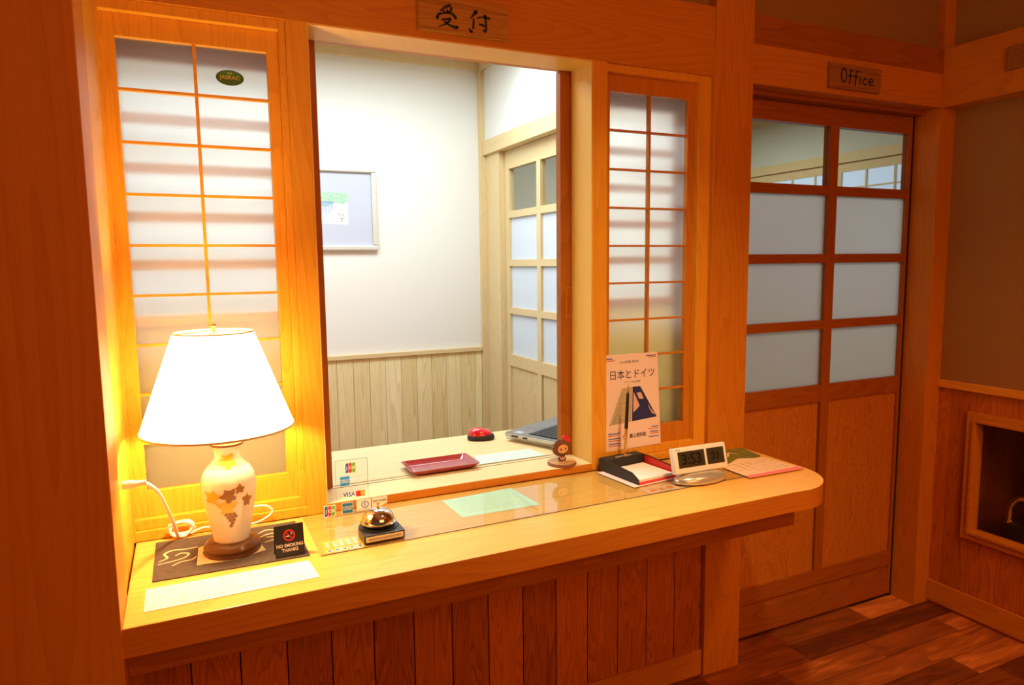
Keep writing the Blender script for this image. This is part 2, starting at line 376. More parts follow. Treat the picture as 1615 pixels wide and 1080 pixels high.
dg_ = struct(box(XA - 0.0115, XA - 0.0006, 0.1030, 0.142, 0.0, 1.985).build('trim_13', GAP_SHADE), 'black strip painted as shade between office door and corner post', 'trim')  # solid strip coloured as the shade in the gap beside the door
dg2 = struct(box(1.789, XA - 0.012, 0.122, 0.134, 0.0004, 0.02).build('trim_14', GAP_SHADE), 'black strip painted as shade under the office door', 'trim')  # solid strip coloured as the shade below the door
b6 = struct(bb.build('trim_6', B_X), 'wooden beam above the office door', 'trim')
box(1.788, XA, -0.001, 0.14, 2.125, 2.2165).build('upper_board', W_X2, b6)
trim(7, box(XA, XW + 0.02, -0.0, 0.14, 0, 2.62, bev=0.001), B_Z, 'wooden corner post right of the office door')
trim(8, box(XA - 0.0, XW + 0.1, -3.0, -0.001, 2.001, 2.2165), B_Y, 'wooden beam along the right wall')
# wall in front: wainscot below counter + plaster above beams
wf = sempty('wall_front', 'reddish wood slat wainscot below the reception counter', 'wall')
sl = MB(); x = 1.6299; w_ = 0.1135; xs = 1.6301
while xs > -0.2:
    sl.box(max(xs - w_ + 0.0015, -0.2), xs - 0.0015, 0.012, 0.03, 0.09, 0.74, bev=0.0012); xs -= w_
sl.build('slats', W_SLAT, wf)
box(-0.2, 1.6312, 0.03, 0.05, 0.0, 0.785).build('backing', GAP_SHADE, wf)
box(-0.2, 1.6312, 0.05, 0.14, 0.0, 0.785).build('rear_board', P_X, wf)
box(-0.2, 1.6312, 0.004, 0.03, 0.0, 0.09, bev=0.001).build('skirting', B_X, wf)
wu = MB(); wu.box(-0.2, 1.6312, 0.03, 0.12, 2.2155, 2.62); wu.box(1.7885, XA - 0.0005, 0.03, 0.12, 2.2166, 2.62)
struct(wu.build('wall_upper', PLASTER_B), 'dark brown plaster wall above the beams', 'wall')

# windows with lattice
def lattice_window(n, x0, x1, label, left_liner=True, right_w=0.015, sm=None):
    """x0..x1 inner edge of casing; z 0.84..1.985"""
    e = sempty('window_%d' % n, label, 'window')
    z0, z1 = 0.8395, 1.985
    cs = MB(); CY = 0.010
    cs.box(x1, x1 + right_w, CY, 0.06, z0, 2.008, bev=0.0012)
    cs.box(x0 - 0.0006, x1, CY, 0.06, z1, 2.008, bev=0.0012)
    cs.box(x0 - 0.0006, x1 + right_w, CY, 0.06, 0.816, z0, bev=0.0012)
    cs.box(x0 - 0.0006, x1 + right_w, -0.0005, 0.06, ZC + 0.0006, 0.8155, bev=0.0012)
    cs.build('casing', W_Z, e)
    fr = MB(); px0, px1, pz0, pz1 = x0 + 0.028, x1 - 0.027, 0.901, 1.936
    fr.box(x0, px0, 0.030, 0.055, z0, z1, bev=0.001); fr.box(px1, x1, 0.030, 0.055, z0, z1, bev=0.001)
    fr.box(px0, px1, 0.030, 0.055, pz1, z1, bev=0.001); fr.box(px0, px1, 0.030, 0.055, z0, pz0, bev=0.001)
    fr.build('sash_frame', sm or W_Z, e)
    mu = MB(); xm = (px0 + px1) / 2
    mu.box(xm - 0.0035, xm + 0.0035, 0.0305, 0.045, pz0, pz1)
    for k in range(1, 9):
        z = 1.936 - k * 0.11525 + 0.003
        mu.box(px0, xm - 0.0035, 0.0315, 0.045, z - 0.003, z + 0.003); mu.box(xm + 0.0035, px1, 0.0315, 0.045, z - 0.003, z + 0.003)
    mu.build('lattice', sm or W_X, e)
    box(px0 - 0.004, px1 + 0.004, 0.046, 0.050, pz0 - 0.004, pz1 + 0.004).build('pane', SHOJI, e)
    return e
lattice_window(1, -0.0555, 0.318, 'left frosted lattice window behind the table lamp', left_liner=False)
lattice_window(2, 1.235, 1.583, 'right narrow frosted lattice window beside the broad post', left_liner=False, right_w=0.048, sm=B_Z)  # darker sash wood puts the recess shade into the colour

def sliding(n, x0, x1, label, pull_right):
    e = sempty('window_%d' % n, label, 'window')
    z0, z1 = ZS + 0.002, 2.004; y0, y1 = 0.120, 0.148
    f = MB(); f.box(x0, x0 + 0.043, y0, y1, z0, z1, bev=0.001); f.box(x1 - 0.043, x1, y0, y1, z0, z1, bev=0.001)
    f.box(x0 + 0.043, x1 - 0.043, y0, y1, 1.915, z1); f.box(x0 + 0.043, x1 - 0.043, y0, y1, z0, 0.86)
    f.build('sash_frame', W_Z2, e)
    l = MB(); xm = (x0 + x1) / 2
    for k in range(6):
        z = 1.78 - 0.1155 * k
        if z > 1.33: l.box(x0 + 0.043, x1 - 0.043, y0 + 0.006, y1 - 0.006, z - 0.012, z + 0.012)
    l.box(x0 + 0.043, x1 - 0.043, y0 + 0.003, y1 - 0.003, 1.285, 1.31)
    l.build('lattice', P_LAT, e)
    box(x0 + 0.043, x1 - 0.043, y0 + 0.010, y1 - 0.010, 0.86, 1.285).build('lower_panel', WASHI, e)
    xx = x0 + 0.0282 if pull_right is None else 0
    if pull_right is None:
        r = MB(); r.box(xx - 0.009, xx - 0.0065, y0 - 0.001, y0 + 0.002, 1.258, 1.352); r.box(xx + 0.0065, xx + 0.009, y0 - 0.001, y0 + 0.002, 1.258, 1.352)
        r.box(xx - 0.0065, xx + 0.0065, y0 - 0.001, y0 + 0.002, 1.349, 1.352); r.box(xx - 0.0065, xx + 0.0065, y0 - 0.001, y0 + 0.002, 1.258, 1.261)
        r.build('finger_pull', W_FACE, e)
    return e
sliding(3, -0.075, 0.4208, 'open sliding lattice sash pushed behind the lamp window', True)
sliding(4, 1.1434, 1.628, 'open sliding lattice sash with finger pull, pushed right', None)

ln = sempty('trim_11', 'wooden lining of the reception opening, inner light put into its pale tone', 'trim')
box(1.1805, 1.1849, 0.0008, 0.1165, ZS + 0.0002, 2.0035).build('side_lining', LINING_LIT, ln)
box(0.3815, 1.1849, 0.0008, 0.1165, 2.0037, 2.0078).build('head_lining', LINING_LIT, ln)
box(0.3812, 0.385, 0.0008, 0.1165, ZS + 0.0002, 2.0035).build('side_lining', LINING_LIT, ln)
# sill and header of the reception opening
s = MB(); s.box(0.381, 1.185, 0.0, 0.1175, ZC + 0.0003, ZS, bev=0.0008); 
sill = struct(s.build('trim_9', P_DESK), 'pale wooden sill of the reception opening', 'trim')
g = MB(); g.box(-0.1, 1.62, 0.1182, 0.154, ZC + 0.0003, ZS - 0.0008)
g.build('track_board', P_DESK, sill)
g = MB(); g.box(0.42, 1.13, 0.1190, 0.1215, ZS - 0.0008, ZS + 0.0004); g.box(0.42, 1.13, 0.1395, 0.1415, ZS - 0.0008, ZS + 0.0004)
g.build('track_groove', plain('groove_shadow', (0.20, 0.15, 0.08), 0.8), sill)
box(0.382, 1.184, -0.0012, 0.0, ZC + 0.0005, ZS - 0.001).build('front_edge', B_X, sill)

# ------------------------------------------------------------------ reception room behind
wb = sempty('wall_back', 'white plaster back wall of the reception room with pale slat wainscot', 'wall')
box(-0.75, XI, YB, YB + 0.08, 0.9615, 2.50).build('plaster', PLASTER_W, wb)
sl = MB(); xs = -0.68
while xs < XI - 0.04:
    sl.box(xs + 0.0008, min(xs + 0.085, XI - 0.03) - 0.0008, YB - 0.010, YB, 0.0, 0.9455, bev=0.0008); xs += 0.085
sl.build('slats', P_SLAT, wb)
box(-0.75, XI, YB, YB + 0.08, 0.0, 0.9615).build('backing', P_X, wb)
box(-0.68, XI - 0.0285, YB - 0.022, YB, 0.9460, 0.969, bev=0.002).build('dado_rail', P_X, wb)
box(-0.68, XI - 0.0285, YB - 0.03, YB, 2.455, 2.50).build('cornice', P_X, wb)
struct(box(-0.75, -0.68, 0.14, YB, 0.0, 2.5).build('wall_side', PLASTER_W), 'white side wall of the reception room', 'wall')
trim(10, box(XI - 0.028, XI + 0.02, YB - 0.028, YB + 0.0, 0, 2.5), P_Z, 'pale corner post in the reception room')
wi = sempty('wall_inner', 'white plaster partition above the inner sliding door', 'wall')
box(XI, XI + 0.09, 0.141, YB - 0.0285, 2.086, 2.50).build('plaster', PLASTER_W, wi)
box(XI + 0.02, XI + 0.09, YB - 0.0, YB + 0.9, 0.0, 2.40).build('rear_plaster', PLASTER_O, wi)
box(XI - 0.03, XI, 0.15, YB - 0.029, 2.455, 2.50).build('cornice', P_Y, wi)
box(XI - 0.014, XI + 0.09, 0.141, YB - 0.0285, 2.010, 2.086, bev=0.002).build('beam', P_Y, wi)
box(XI + 0.006, XI + 0.09, 1.606, YB - 0.0285, 0, 2.010).build('jamb_board', P_Z, wi)
# panelled sliding doors (office door and inner door share the type)
ROWS = [(1.702, 1.918), (1.450, 1.667), (1.200, 1.417), (0.951, 1.167)]
def panel_door(n, label, width, mid, midw, stile_l, stile_r, top, mats, loc, rz, zoff=0.0, frost=None):
    e = sempty('door_%d' % n, label, 'door', loc); e.rotation_euler = (0, 0, rz)
    wz, wx, burl = mats; T = 0.032
    f = MB()
    f.box(0, stile_l, 0, T, 0.012, top, bev=0.0012); f.box(width - stile_r, width, 0, T, 0.012, top, bev=0.0012)
    f.box(mid - midw / 2, mid + midw / 2, 0.0005, T, 0.203, 1.918 + zoff)
    f.build('stiles', wz, e)
    r = MB(); L, R = stile_l, width - stile_r
    r.box(L, R, 0.0008, T, 1.918 + zoff, top)
    for (a, b) in ((0, 1), (1, 2), (2, 3)):
        for (p, q) in ((L, mid - midw / 2), (mid + midw / 2, R)):
            r.box(p, q, 0.0012, T, ROWS[b][1] + zoff, ROWS[a][0] + zoff)
    for (p, q) in ((L, mid - midw / 2), (mid + midw / 2, R)):
        r.box(p, q, 0.0012, T, 0.886, 0.951 + zoff)
    r.box(L, R, 0.0008, T, 0.141, 0.203)
    r.box(L, R, 0.006, T, 0.118, 0.141); r.box(L, R, 0.0008, T, 0.013, 0.118)
    r.build('rails', wx, e)
    b_ = MB()
    for (p, q) in ((L, mid - midw / 2 - 0.004), (mid + midw / 2 + 0.004, R)): b_.box(p, q, 0.010, 0.022, 0.203, 0.886)
    b_.build('lower_panels', burl, e)
    g = MB(); g.box(L, mid - midw / 2, 0.014, 0.018, *[z + zoff for z in ROWS[0]]); g.box(mid + midw / 2, R, 0.014, 0.018, *[z + zoff for z in ROWS[0]])
    g.build('clear_glass', GLASS, e)
    g = MB()
    for z0, z1 in ROWS[1:]:
        for (p, q) in ((L, mid - midw / 2), (mid + midw / 2, R)): g.box(p, q, 0.014, 0.018, z0 + zoff, z1 + zoff)
    g.build('frosted_glass', frost or FROST, e)
    return e
panel_door(1, 'office sliding door with frosted panes over two wood panels', 0.934, 2.300 - 1.797, 0.044, 0.05, 0.014, 1.984, (W_Z2, W_X2, W_PANEL), (1.797, 0.1025, 0), 0)
panel_door(2, 'pale inner sliding door seen through the reception opening', 0.86, 0.379, 0.040, 0.045, 0.045, 2.008, (P_Z, P_Y, P_BURL), (XI + 0.038, 1.604, 0), -PI / 2, zoff=-0.003, frost=FROST2)
# rest of the inner partition, towards the lobby
box(XI + 0.006, XI + 0.09, 0.141, 0.742, 0.0, 0.95).build('front_board', P_Z, wi)
box(XI + 0.006, XI + 0.09, 0.141, 0.742, 0.95, 2.010).build('front_plaster', PLASTER_W, wi)
# office room
wo = sempty('wall_office', 'pale wall of the office behind the door with high lattice windows', 'wall')
box(XO, XO + 0.08, 0.0, 3.2, 0.0, 2.40).build('plaster', PLASTER_O, wo)
box(XI + 0.09, XO, 2.7, 2.78, 0.0, 2.40).build('rear_plaster', PLASTER_O, wo)
box(XO - 0.035, XO, 0.0, 2.7, 2.335, 2.40).build('cornice', P_Y, wo)
box(XO - 0.03, XO, 0.0, 2.7, 2.006, 2.062).build('beam', P_Y, wo)
box(XO - 0.012, XO, 0.0, 2.7, 1.953, 2.004).build('window_head', P_Y, wo)
box(XW + 0.05, XO, 0.0, 0.06, 0.0, 2.40).build('front_plaster', PLASTER_O, wo)
wn = sempty('window_5', 'row of pale blue lattice panes high in the office', 'window')
box(XO - 0.004, XO, 0.05, 2.65, 1.20, 1.953).build('pane', plain('daylit_pane', (0.5, 0.6, 0.72), 0.6, emit=(0.50, 0.66, 0.90), estr=0.42), wn)
l = MB(); y = 2.547
while y > 0.1:
    l.box(XO - 0.012, XO - 0.0045, y - 0.006, y + 0.006, 1.20, 1.953); y -= 0.183
l.box(XO - 0.016, XO - 0.0045, 1.250, 1.292, 1.20, 1.953)
z = 1.855
while z > 1.25:
    l.box(XO - 0.010, XO - 0.0045, 0.05, 2.65, z - 0.004, z + 0.004); z -= 0.098
l.build('lattice', P_Z, wn)

# ------------------------------------------------------------------ right wall of the lobby
wr = sempty('wall_right', 'right lobby wall, brown plaster above reddish slat wainscot', 'wall')
box(XW, XW + 0.08, -3.0, 0.0, 0.944, 2.001).build('plaster', PLASTER_B, wr)
box(XW - 0.03, XW + 0.08, -3.0, 0.0, 2.2165, 2.62).build('upper_plaster', PLASTER_B, wr)
N0, N1, NZ0, NZ1 = -0.75, -0.150, 0.352, 0.810      # niche window opening in the wainscot
sl = MB()
def slats_r(y0, y1, z0, z1):
    y = y0
    while y < y1 - 0.002:
        e_ = min(y + 0.075 - ((y + 2.0) % 0.075), y1)
        if e_ - y < 0.004: e_ = min(e_ + 0.075, y1)
        sl.box(XW, XW + 0.03, y + 0.0006, e_ - 0.0006, z0, z1); y = e_
slats_r(-3.0, N0, 0.0, 0.914); slats_r(N1, -0.0005, 0.0, 0.914)
slats_r(N0, N1, 0.0, NZ0); slats_r(N0, N1, NZ1, 0.914)
sl.build('slats', W_SLATR, wr)
box(XW - 0.014, XW + 0.04, -3.0, -0.0005, 0.914, 0.944, bev=0.002).build('chair_rail', W_Y, wr)
struct(box(XW - 0.008, XW - 0.0, -3.0, -0.001, 0.012, 0.100, bev=0.001).build('baseboard_right', B_Y), 'reddish wooden baseboard along the right wall', 'baseboard')
w6 = sempty('window_6', 'low wood-framed window set into the right wainscot', 'window')
f = MB()
def ring(m, y0, y1, z0, z1, wd, xa, xb):
    m.box(xa, xb, y0, y1, z1, z1 + wd, bev=0.0015); m.box(xa, xb, y0, y1, z0 - wd, z0, bev=0.0015)
    m.box(xa, xb, y0 - wd, y0, z0 - wd, z1 + wd, bev=0.0015); m.box(xa, xb, y1, y1 + wd, z0 - wd, z1 + wd, bev=0.0015)
ring(f, N0 + 0.012, N1 - 0.012, NZ0 + 0.012, NZ1 - 0.012, 0.036, XW - 0.016, XW + 0.035)
ring(f, N0 + 0.012, N1 - 0.012, NZ0 + 0.012, NZ1 - 0.012, 0.012, XW - 0.024, XW - 0.016)
f.build('frame', B_Y, w6)
box(XW + 0.022, XW + 0.026, N0 + 0.012, N1 - 0.012, NZ0 + 0.012, NZ1 - 0.012).build('pane', GLASS, w6)
nb = MB(); nb.box(XW + 0.62, XW + 0.66, -1.9, 0.0, 0.0, 1.0); nb.box(XW + 0.08, XW + 0.62, -0.02, 0.0, 0, 1.0); nb.box(XW + 0.08, XW + 0.66, -1.9, 0.0, 1.0, 1.03)
struct(nb.build('wall_niche', W_SLATR), 'dark wooden recess behind the low framed window', 'wall')

# chrome tube chair behind the low window
ch = thing('chair', 'dark chair with bent chrome tube arm behind the low framed window', 'chair', (XW + 0.24, -0.365, 0))
box(-0.12, 0.14, -0.16, 0.155, 0.28, 0.40, bev=0.02).build('seat', BLACK_MATTE, ch, smooth=True)
box(0.10, 0.15, -0.16, 0.155, 0.42, 0.62, bev=0.015).build('backrest', BLACK_MATTE, ch, smooth=True)
for sx_ in (-0.10, 0.12):
    for sy_ in (-0.14, 0.13): MB().tube([(sx_, sy_, 0.0), (sx_, sy_, 0.29)], 0.011).build('leg', CHROME, ch, smooth=True)
ap = []
for k in range(9):
    a = PI / 2 * k / 8; ap.append((-0.10, 0.145 - 0.05 * (1 - math.cos(a)), 0.43 + 0.07 * math.sin(a)))
ap = [(-0.10, 0.145, 0.395)] + ap + [(-0.10, -0.05, 0.50)]
MB().tube(ap, 0.0135, 12).build('arm_tube', CHROME, ch, smooth=True)
MB().tube([(-0.10, 0.145, 0.392), (-0.10, 0.145, 0.402)], 0.017, 14).build('arm_collar', CHROME, ch, smooth=True)

# ------------------------------------------------------------------ counter
ct = thing('reception_counter', 'long pale wooden counter shelf with rounded right end', 'counter', (0, 0, 0))
poly = [(XC, 0.0), (XC, YF), (1.56, YF + 0.006)]
cx, cy, r_ = 1.62, -0.272, 0.160
for k in range(0, 13):
    a = -PI / 2 + PI / 2 * k / 12
    poly.append((cx + r_ * math.cos(a), cy + r_ * math.sin(a)))
poly += [(1.782, -0.008)]
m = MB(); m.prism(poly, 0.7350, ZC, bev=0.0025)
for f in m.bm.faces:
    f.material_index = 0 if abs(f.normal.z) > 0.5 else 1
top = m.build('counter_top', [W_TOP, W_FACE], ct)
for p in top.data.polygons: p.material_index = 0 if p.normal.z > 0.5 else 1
ap_ = MB(); ap_.box(XC, 1.628, -0.380, -0.352, 0.672, 0.7349, bev=0.0015)
ap_.build('apron', W_X2, ct)
br = MB()
for xb in (0.02, 0.82, 1.58): box(xb, xb + 0.035, -0.3515, 0.0035, 0.690, 0.7349).build('bracket', B_Y, ct)

# clear sheet on the counter and papers beneath it
sh = MB(); sh.prism([(0.318, -0.0135), (0.318, -0.2755), (1.62, -0.264), (1.62, -0.0135)], ZC + 0.0014, ZC + 0.0030)
tag(sh.build('vinyl_sheet', SHEET), 'clear vinyl sheet covering the middle of the wooden counter', 'desk mat')
vs = bpy.data.objects['vinyl_sheet']
m = MB(); m.prism([(0.318, -0.2755), (0.318, -0.2763), (1.62, -0.2648), (1.62, -0.2640)], ZC + 0.0012, ZC + 0.0030); m.build('front_edge', plain('vinyl_edge', (0.10, 0.08, 0.09), 0.4), vs)
m = MB(); m.prism([(0.3174, -0.0135), (0.3174, -0.2755), (0.318, -0.2755), (0.318, -0.0135)], ZC + 0.0012, ZC + 0.0030); m.build('side_edge', plain('vinyl_edge_side', (0.45, 0.35, 0.2), 0.4), vs)
e_ = thing('paper_slip', 'pale green paper slip under the clear sheet on the counter', 'paper', (0, 0, ZC))
MB().prism([(0.677, -0.054), (0.682, -0.194), (0.899, -0.199), (0.890, -0.036)], 0.0003, 0.0008).build('sheet', GREEN_PAPER, e_)
q = MB()
for i in range(9):
    q.prism([(0.70, -0.068 - i * 0.0125), (0.70, -0.0695 - i * 0.0125), (0.70 + 0.12 + 0.05 * random.random(), -0.0695 - i * 0.0125), (0.70 + 0.12 + 0.05 * random.random(), -0.068 - i * 0.0125)], 0.0008, 0.0010)
q.build('print', plain('pale_print', (0.42, 0.68, 0.52), 0.8), e_)
e_ = thing('sticker', 'yellow printed sticker under the clear sheet, beside the bell', 'sticker', (0, 0, ZC))
MB().prism([(0.330, -0.190), (0.328, -0.268), (0.420, -0.268), (0.420, -0.190)], 0.0003, 0.0007).build('backing', YELLOW, e_)
q = MB()
for i in range(5): q.prism([(0.334 + i * 0.017, -0.248), (0.334 + i * 0.017, -0.263), (0.347 + i * 0.017, -0.263), (0.347 + i * 0.017, -0.248)], 0.0007, 0.0010)
for i in range(10):
    x0 = 0.336 + (i % 5) * 0.016; y0 = -0.205 - (i // 5) * 0.018
    q.prism([(x0, y0), (x0 + 0.004, y0 - 0.012), (x0 + 0.011, y0 - 0.008), (x0 + 0.007, y0 + 0.003)], 0.0007, 0.0010)
q.build('lettering', STICKER, e_)
q = MB()
for i in range(5): q.prism([(0.337 + i * 0.017, -0.252), (0.337 + i * 0.017, -0.258), (0.344 + i * 0.017, -0.258), (0.344 + i * 0.017, -0.252)], 0.0010, 0.0012)
q.build('print', NAVY, e_)

# ------------------------------------------------------------------ table lamp and things around it
MZ = ZC + 0.0022
mat_ = thing('placemat', 'dark brown woven mat with pale pattern under the lamp', 'placemat', (0, 0, ZC))
MB().prism([(-0.0133, -0.027), (0.2975, -0.030), (0.2965, -0.2595), (-0.0137, -0.2500)], 0.0003, 0.0022).build('cloth', plain('dark_cloth', (0.075, 0.050, 0.038), 0.9, noise=0.5, nscale=90), mat_)
q = MB()
def flat_stroke(m, pts, ws, z0, z1):
    P = [Vector(p) for p in pts]; Q = [P[0] * 2 - P[1]] + P + [P[-1] * 2 - P[-2]]; ww = [ws[0]] + list(ws) + [ws[-1]]; out = []; W = []
    for i in range(1, len(Q) - 2):
        for k in range(6):
            t = k / 6; a, b, c, d = Q[i - 1:i + 3]
            out.append(0.5 * ((2 * b) + (c - a) * t + (2 * a - 5 * b + 4 * c - d) * t * t + (3 * b - a - 3 * c + d) * t ** 3)); W.append(ww[i] * (1 - t) + ww[i + 1] * t)
    out.append(P[-1]); W.append(ws[-1])
    L, R = [], []
    for i, p in enumerate(out):
        t = (out[min(i + 1, len(out) - 1)] - out[max(i - 1, 0)]).normalized(); n = Vector((-t.y, t.x)) * W[i] / 2
        L.append(p + n); R.append(p - n)
    for i in range(len(out) - 1): m.prism([tuple(v) for v in (L[i], L[i + 1], R[i + 1], R[i])], z0, z1)
flat_stroke(q, [(-0.004, -0.150), (0.012, -0.135), (0.006, -0.110), (0.022, -0.095), (0.050, -0.100), (0.075, -0.098)], [.003, .005, .005, .006, .005, .003], 0.0022, 0.0027)
flat_stroke(q, [(-0.006, -0.165), (0.020, -0.160), (0.045, -0.150), (0.055, -0.130), (0.040, -0.120), (0.028, -0.130)], [.003, .004, .004, .005, .005, .003], 0.0022, 0.0027)
flat_stroke(q, [(0.022, -0.185), (0.040, -0.170), (0.060, -0.168), (0.070, -0.155)], [.003, .004, .004, .003], 0.0022, 0.0027)
flat_stroke(q, [(0.205, -0.080), (0.225, -0.062), (0.250, -0.070), (0.262, -0.058)], [.003, .006, .006, .003], 0.0022, 0.0027)
flat_stroke(q, [(0.205, -0.105), (0.230, -0.090), (0.255, -0.098), (0.240, -0.112), (0.220, -0.108)], [.003, .006, .006, .005, .003], 0.0022, 0.0027)
flat_stroke(q, [(0.215, -0.140), (0.240, -0.130), (0.258, -0.135)], [.003, .005, .003], 0.0022, 0.0027)
q.prism([(0.070, -0.205), (0.075, -0.105), (0.120, -0.075), (0.195, -0.080), (0.212, -0.185), (0.150, -0.212)], 0.0022, 0.0026)
q.build('pattern', plain('cream_thread', (0.62, 0.50, 0.30), 0.9, noise=0.2, nscale=200), mat_)

lamp = thing('table_lamp', 'lit table lamp with white shade on a painted ceramic vase', 'lamp', (LAMP.x, LAMP.y, ZC + 0.0027))
MB().lathe([(0.0, 0), (0.060, 0), (0.0615, 0.003), (0.0590, 0.007), (0.0605, 0.014), (0.055, 0.023), (0.046, 0.0285), (0.0, 0.0285)], 48).build('base', W_BASE, lamp, smooth=True)
VP = [(0.0380, 0.0286), (0.0390, 0.034), (0.0405, 0.045), (0.0445, 0.067), (0.0500, 0.095), (0.0550, 0.122), (0.0578, 0.145), (0.0578, 0.160), (0.0540, 0.178), (0.0450, 0.193), (0.0340, 0.204), (0.0280, 0.212), (0.0262, 0.220), (0.0280, 0.232), (0.0330, 0.243)]
MB().lathe(VP, 56).build('vase', CERAMIC, lamp, smooth=True)
MB().lathe([(0.0, 0.2431), (0.0352, 0.2431), (0.0352, 0.2475), (0.030, 0.2495), (0.0, 0.2495)], 40).build('collar', W_BASE, lamp, smooth=True)
def rz_at(z):
    for (r0, z0), (r1, z1) in zip(VP, VP[1:]):
        if z0 <= z <= z1: return r0 + (r1 - r0) * (z - z0) / (z1 - z0)
    return 0.03
def patch(m, cx_, cz_, outline, off=0.0006):
    """outline in the face-on plane wrapped on the vase surface"""
    def P(x, z):
        r = rz_at(z) + off; s_ = max(-0.98, min(0.98, x / r)); a = math.asin(s_)
        return (r * math.sin(a), -r * math.cos(a), z)
    c = m.bm.verts.new(P(cx_, cz_)); mid_ = [m.bm.verts.new(P(cx_ + x * .5, cz_ + z * .5)) for x, z in outline]; out = [m.bm.verts.new(P(cx_ + x, cz_ + z)) for x, z in outline]
    n = len(outline)
    for i in range(n):
        j = (i + 1) % n
        m.bm.faces.new((c, mid_[i], mid_[j])); m.bm.faces.new((mid_[i], out[i], out[j], mid_[j]))
def leaf(size, rot=0.0, sq=1.0):
    o = []
    for k in range(40):
        a = 2 * PI * k / 40; rr = size * (0.80 + 0.17 * math.cos(5 * a) + 0.09 * math.sin(3 * a + 1) + 0.06 * math.sin(11 * a))
        o.append((rr * math.cos(a + rot), sq * rr * math.sin(a + rot)))
    return o
ZV = 0.7944
g = MB()
patch(g, -0.008, 0.910 - ZV, leaf(0.022, 0.3)); patch(g, -0.036, 0.934 - ZV, leaf(0.016, 0.1, 1.1)); patch(g, -0.002, 1.006 - ZV, leaf(0.020, 0.9, 0.9))
g.build('gold_leaves', GOLD, lamp)
g = MB()
patch(g, -0.004, 0.936 - ZV, leaf(0.018, 0.8), 0.0009); patch(g, 0.019, 0.948 - ZV, leaf(0.011, 1.5)); patch(g, 0.033, 0.919 - ZV, leaf(0.0105, 0.2, 1.5))
for gx, gz in [(-0.011, .893), (-0.003, .893), (0.005, .893), (0.008, .887), (-0.007, .886), (0.001, .886), (-0.003, .879), (0.004, .879), (0.001, .872), (-.002, .866)]:
    patch(g, gx, gz - ZV, [(0.0042 * math.cos(2 * PI * k / 10), 0.0042 * math.sin(2 * PI * k / 10)) for k in range(10)], 0.0012)
g.build('brown_leaves', BROWN_GLAZE, lamp)
MB().tube([(0, 0, 0.2494), (0, 0, 0.335)], 0.006, 12).build('stem', BRASS, lamp, smooth=True)
SB, ST, RB, RT = 0.2820, 0.4930, 0.1580, 0.0815
m = MB(); n = 64
m.lathe([(RB, SB), (RT, ST)], n, cap=False); 
sh_o = m.build('shade', SHADE, lamp, loc=(-0.013, 0, 0), smooth=True)
m = MB(); m.lathe([(RB + 0.0006, SB - 0.001), (RB + 0.0006, SB + 0.003), (RB - 0.0012, SB + 0.003), (RB - 0.0012, SB - 0.001), (RB + 0.0006, SB - 0.001)], n, cap=False)
STM = plain('shade_trim', (0.75, 0.60, 0.30), 0.7)
m.build('shade_trim', STM, sh_o)
m = MB(); m.lathe([(RT + 0.0006, ST - 0.002), (RT + 0.0006, ST + 0.001), (RT - 0.001, ST + 0.001), (RT - 0.001, ST - 0.002), (RT + 0.0006, ST - 0.002)], n, cap=False)
m.build('shade_trim', STM, sh_o)
m = MB(); m.tube([(-RT, 0, ST - 0.003), (0, 0, ST + 0.004), (RT, 0, ST - 0.003)], 0.0012, 6); m.tube([(0, -RT, ST - 0.003), (0, 0, ST + 0.004), (0, RT, ST - 0.003)], 0.0012, 6)
m.tube([(0, 0, 0.34), (0.05, 0, 0.37), (0.055, 0, 0.44), (0, 0, ST + 0.004)], 0.0012, 6); m.tube([(0, 0, 0.34), (-0.05, 0, 0.37), (-0.055, 0, 0.44), (0, 0, ST + 0.004)], 0.0012, 6)
m.build('harp', BRASS, sh_o)
MB().lathe([(0.0, ST + 0.003), (0.003, ST + 0.004), (0.003, ST + 0.010), (0.006, ST + 0.013), (0.006, ST + 0.018), (0.0, ST + 0.021)], 16).build('finial', BRASS, sh_o, smooth=True)
m = MB(); m.lathe([(0.0, 0.335), (0.013, 0.337), (0.013, 0.345), (0.0, 0.346)], 16)
m.build('bulb_socket', BRASS, lamp)
def spline(pts, n=10):
    P = [Vector(p) for p in pts]; Q = [P[0] * 2 - P[1]] + P + [P[-1] * 2 - P[-2]]; out = []
    for i in range(1, len(Q) - 2):
        for k in range(n):
            t = k / n; a, b, c, d = Q[i - 1:i + 3]
            out.append(0.5 * ((2 * b) + (c - a) * t + (2 * a - 5 * b + 4 * c - d) * t * t + (3 * b - a - 3 * c + d) * t ** 3))
    return out + [P[-1]]
cord = thing('power_cord', 'white power cord plugged into the left wall, coiled behind the lamp', 'cord', (0, 0, ZC))
zz = 1.000 - ZC
MB().tube([(XC + 0.001, -0.246, zz), (XC + 0.022, -0.246, zz), (XC + 0.026, -0.246, zz), (XC + 0.044, -0.243, zz + 0.001)], 0.007, 12, radii=[0.0085, 0.0085, 0.006, 0.004]).build('plug', WHITE_P, cord, smooth=True)
MB().tube(spline([(XC + 0.036, -0.243, zz + 0.0005), (-0.006, -0.236, zz - 0.010), (0.0073, -0.210, 0.9649 - ZC), (0.0155, -0.160, 0.9234 - ZC), (0.0221, -0.110, 0.8819 - ZC), (0.0281, -0.060, 0.8403 - ZC), (0.034, -0.025, 0.010), (0.050, -0.018, 0.006)]), 0.0042, 8).build('cable', WHITE_P, cord, smooth=True)
pts = []
for k in range(0, 64):
    a = k * 0.42; pts.append((0.040 + 0.026 * math.cos(a) * (1 + 0.15 * math.sin(k * .7)), -0.0145 + 0.004 * math.sin(a * 1.3), 0.0235 + 0.016 * math.sin(a) + 0.002 * math.sin(k)))
MB().tube(pts, 0.0034, 8).build('coil', WHITE_P, cord, smooth=True)
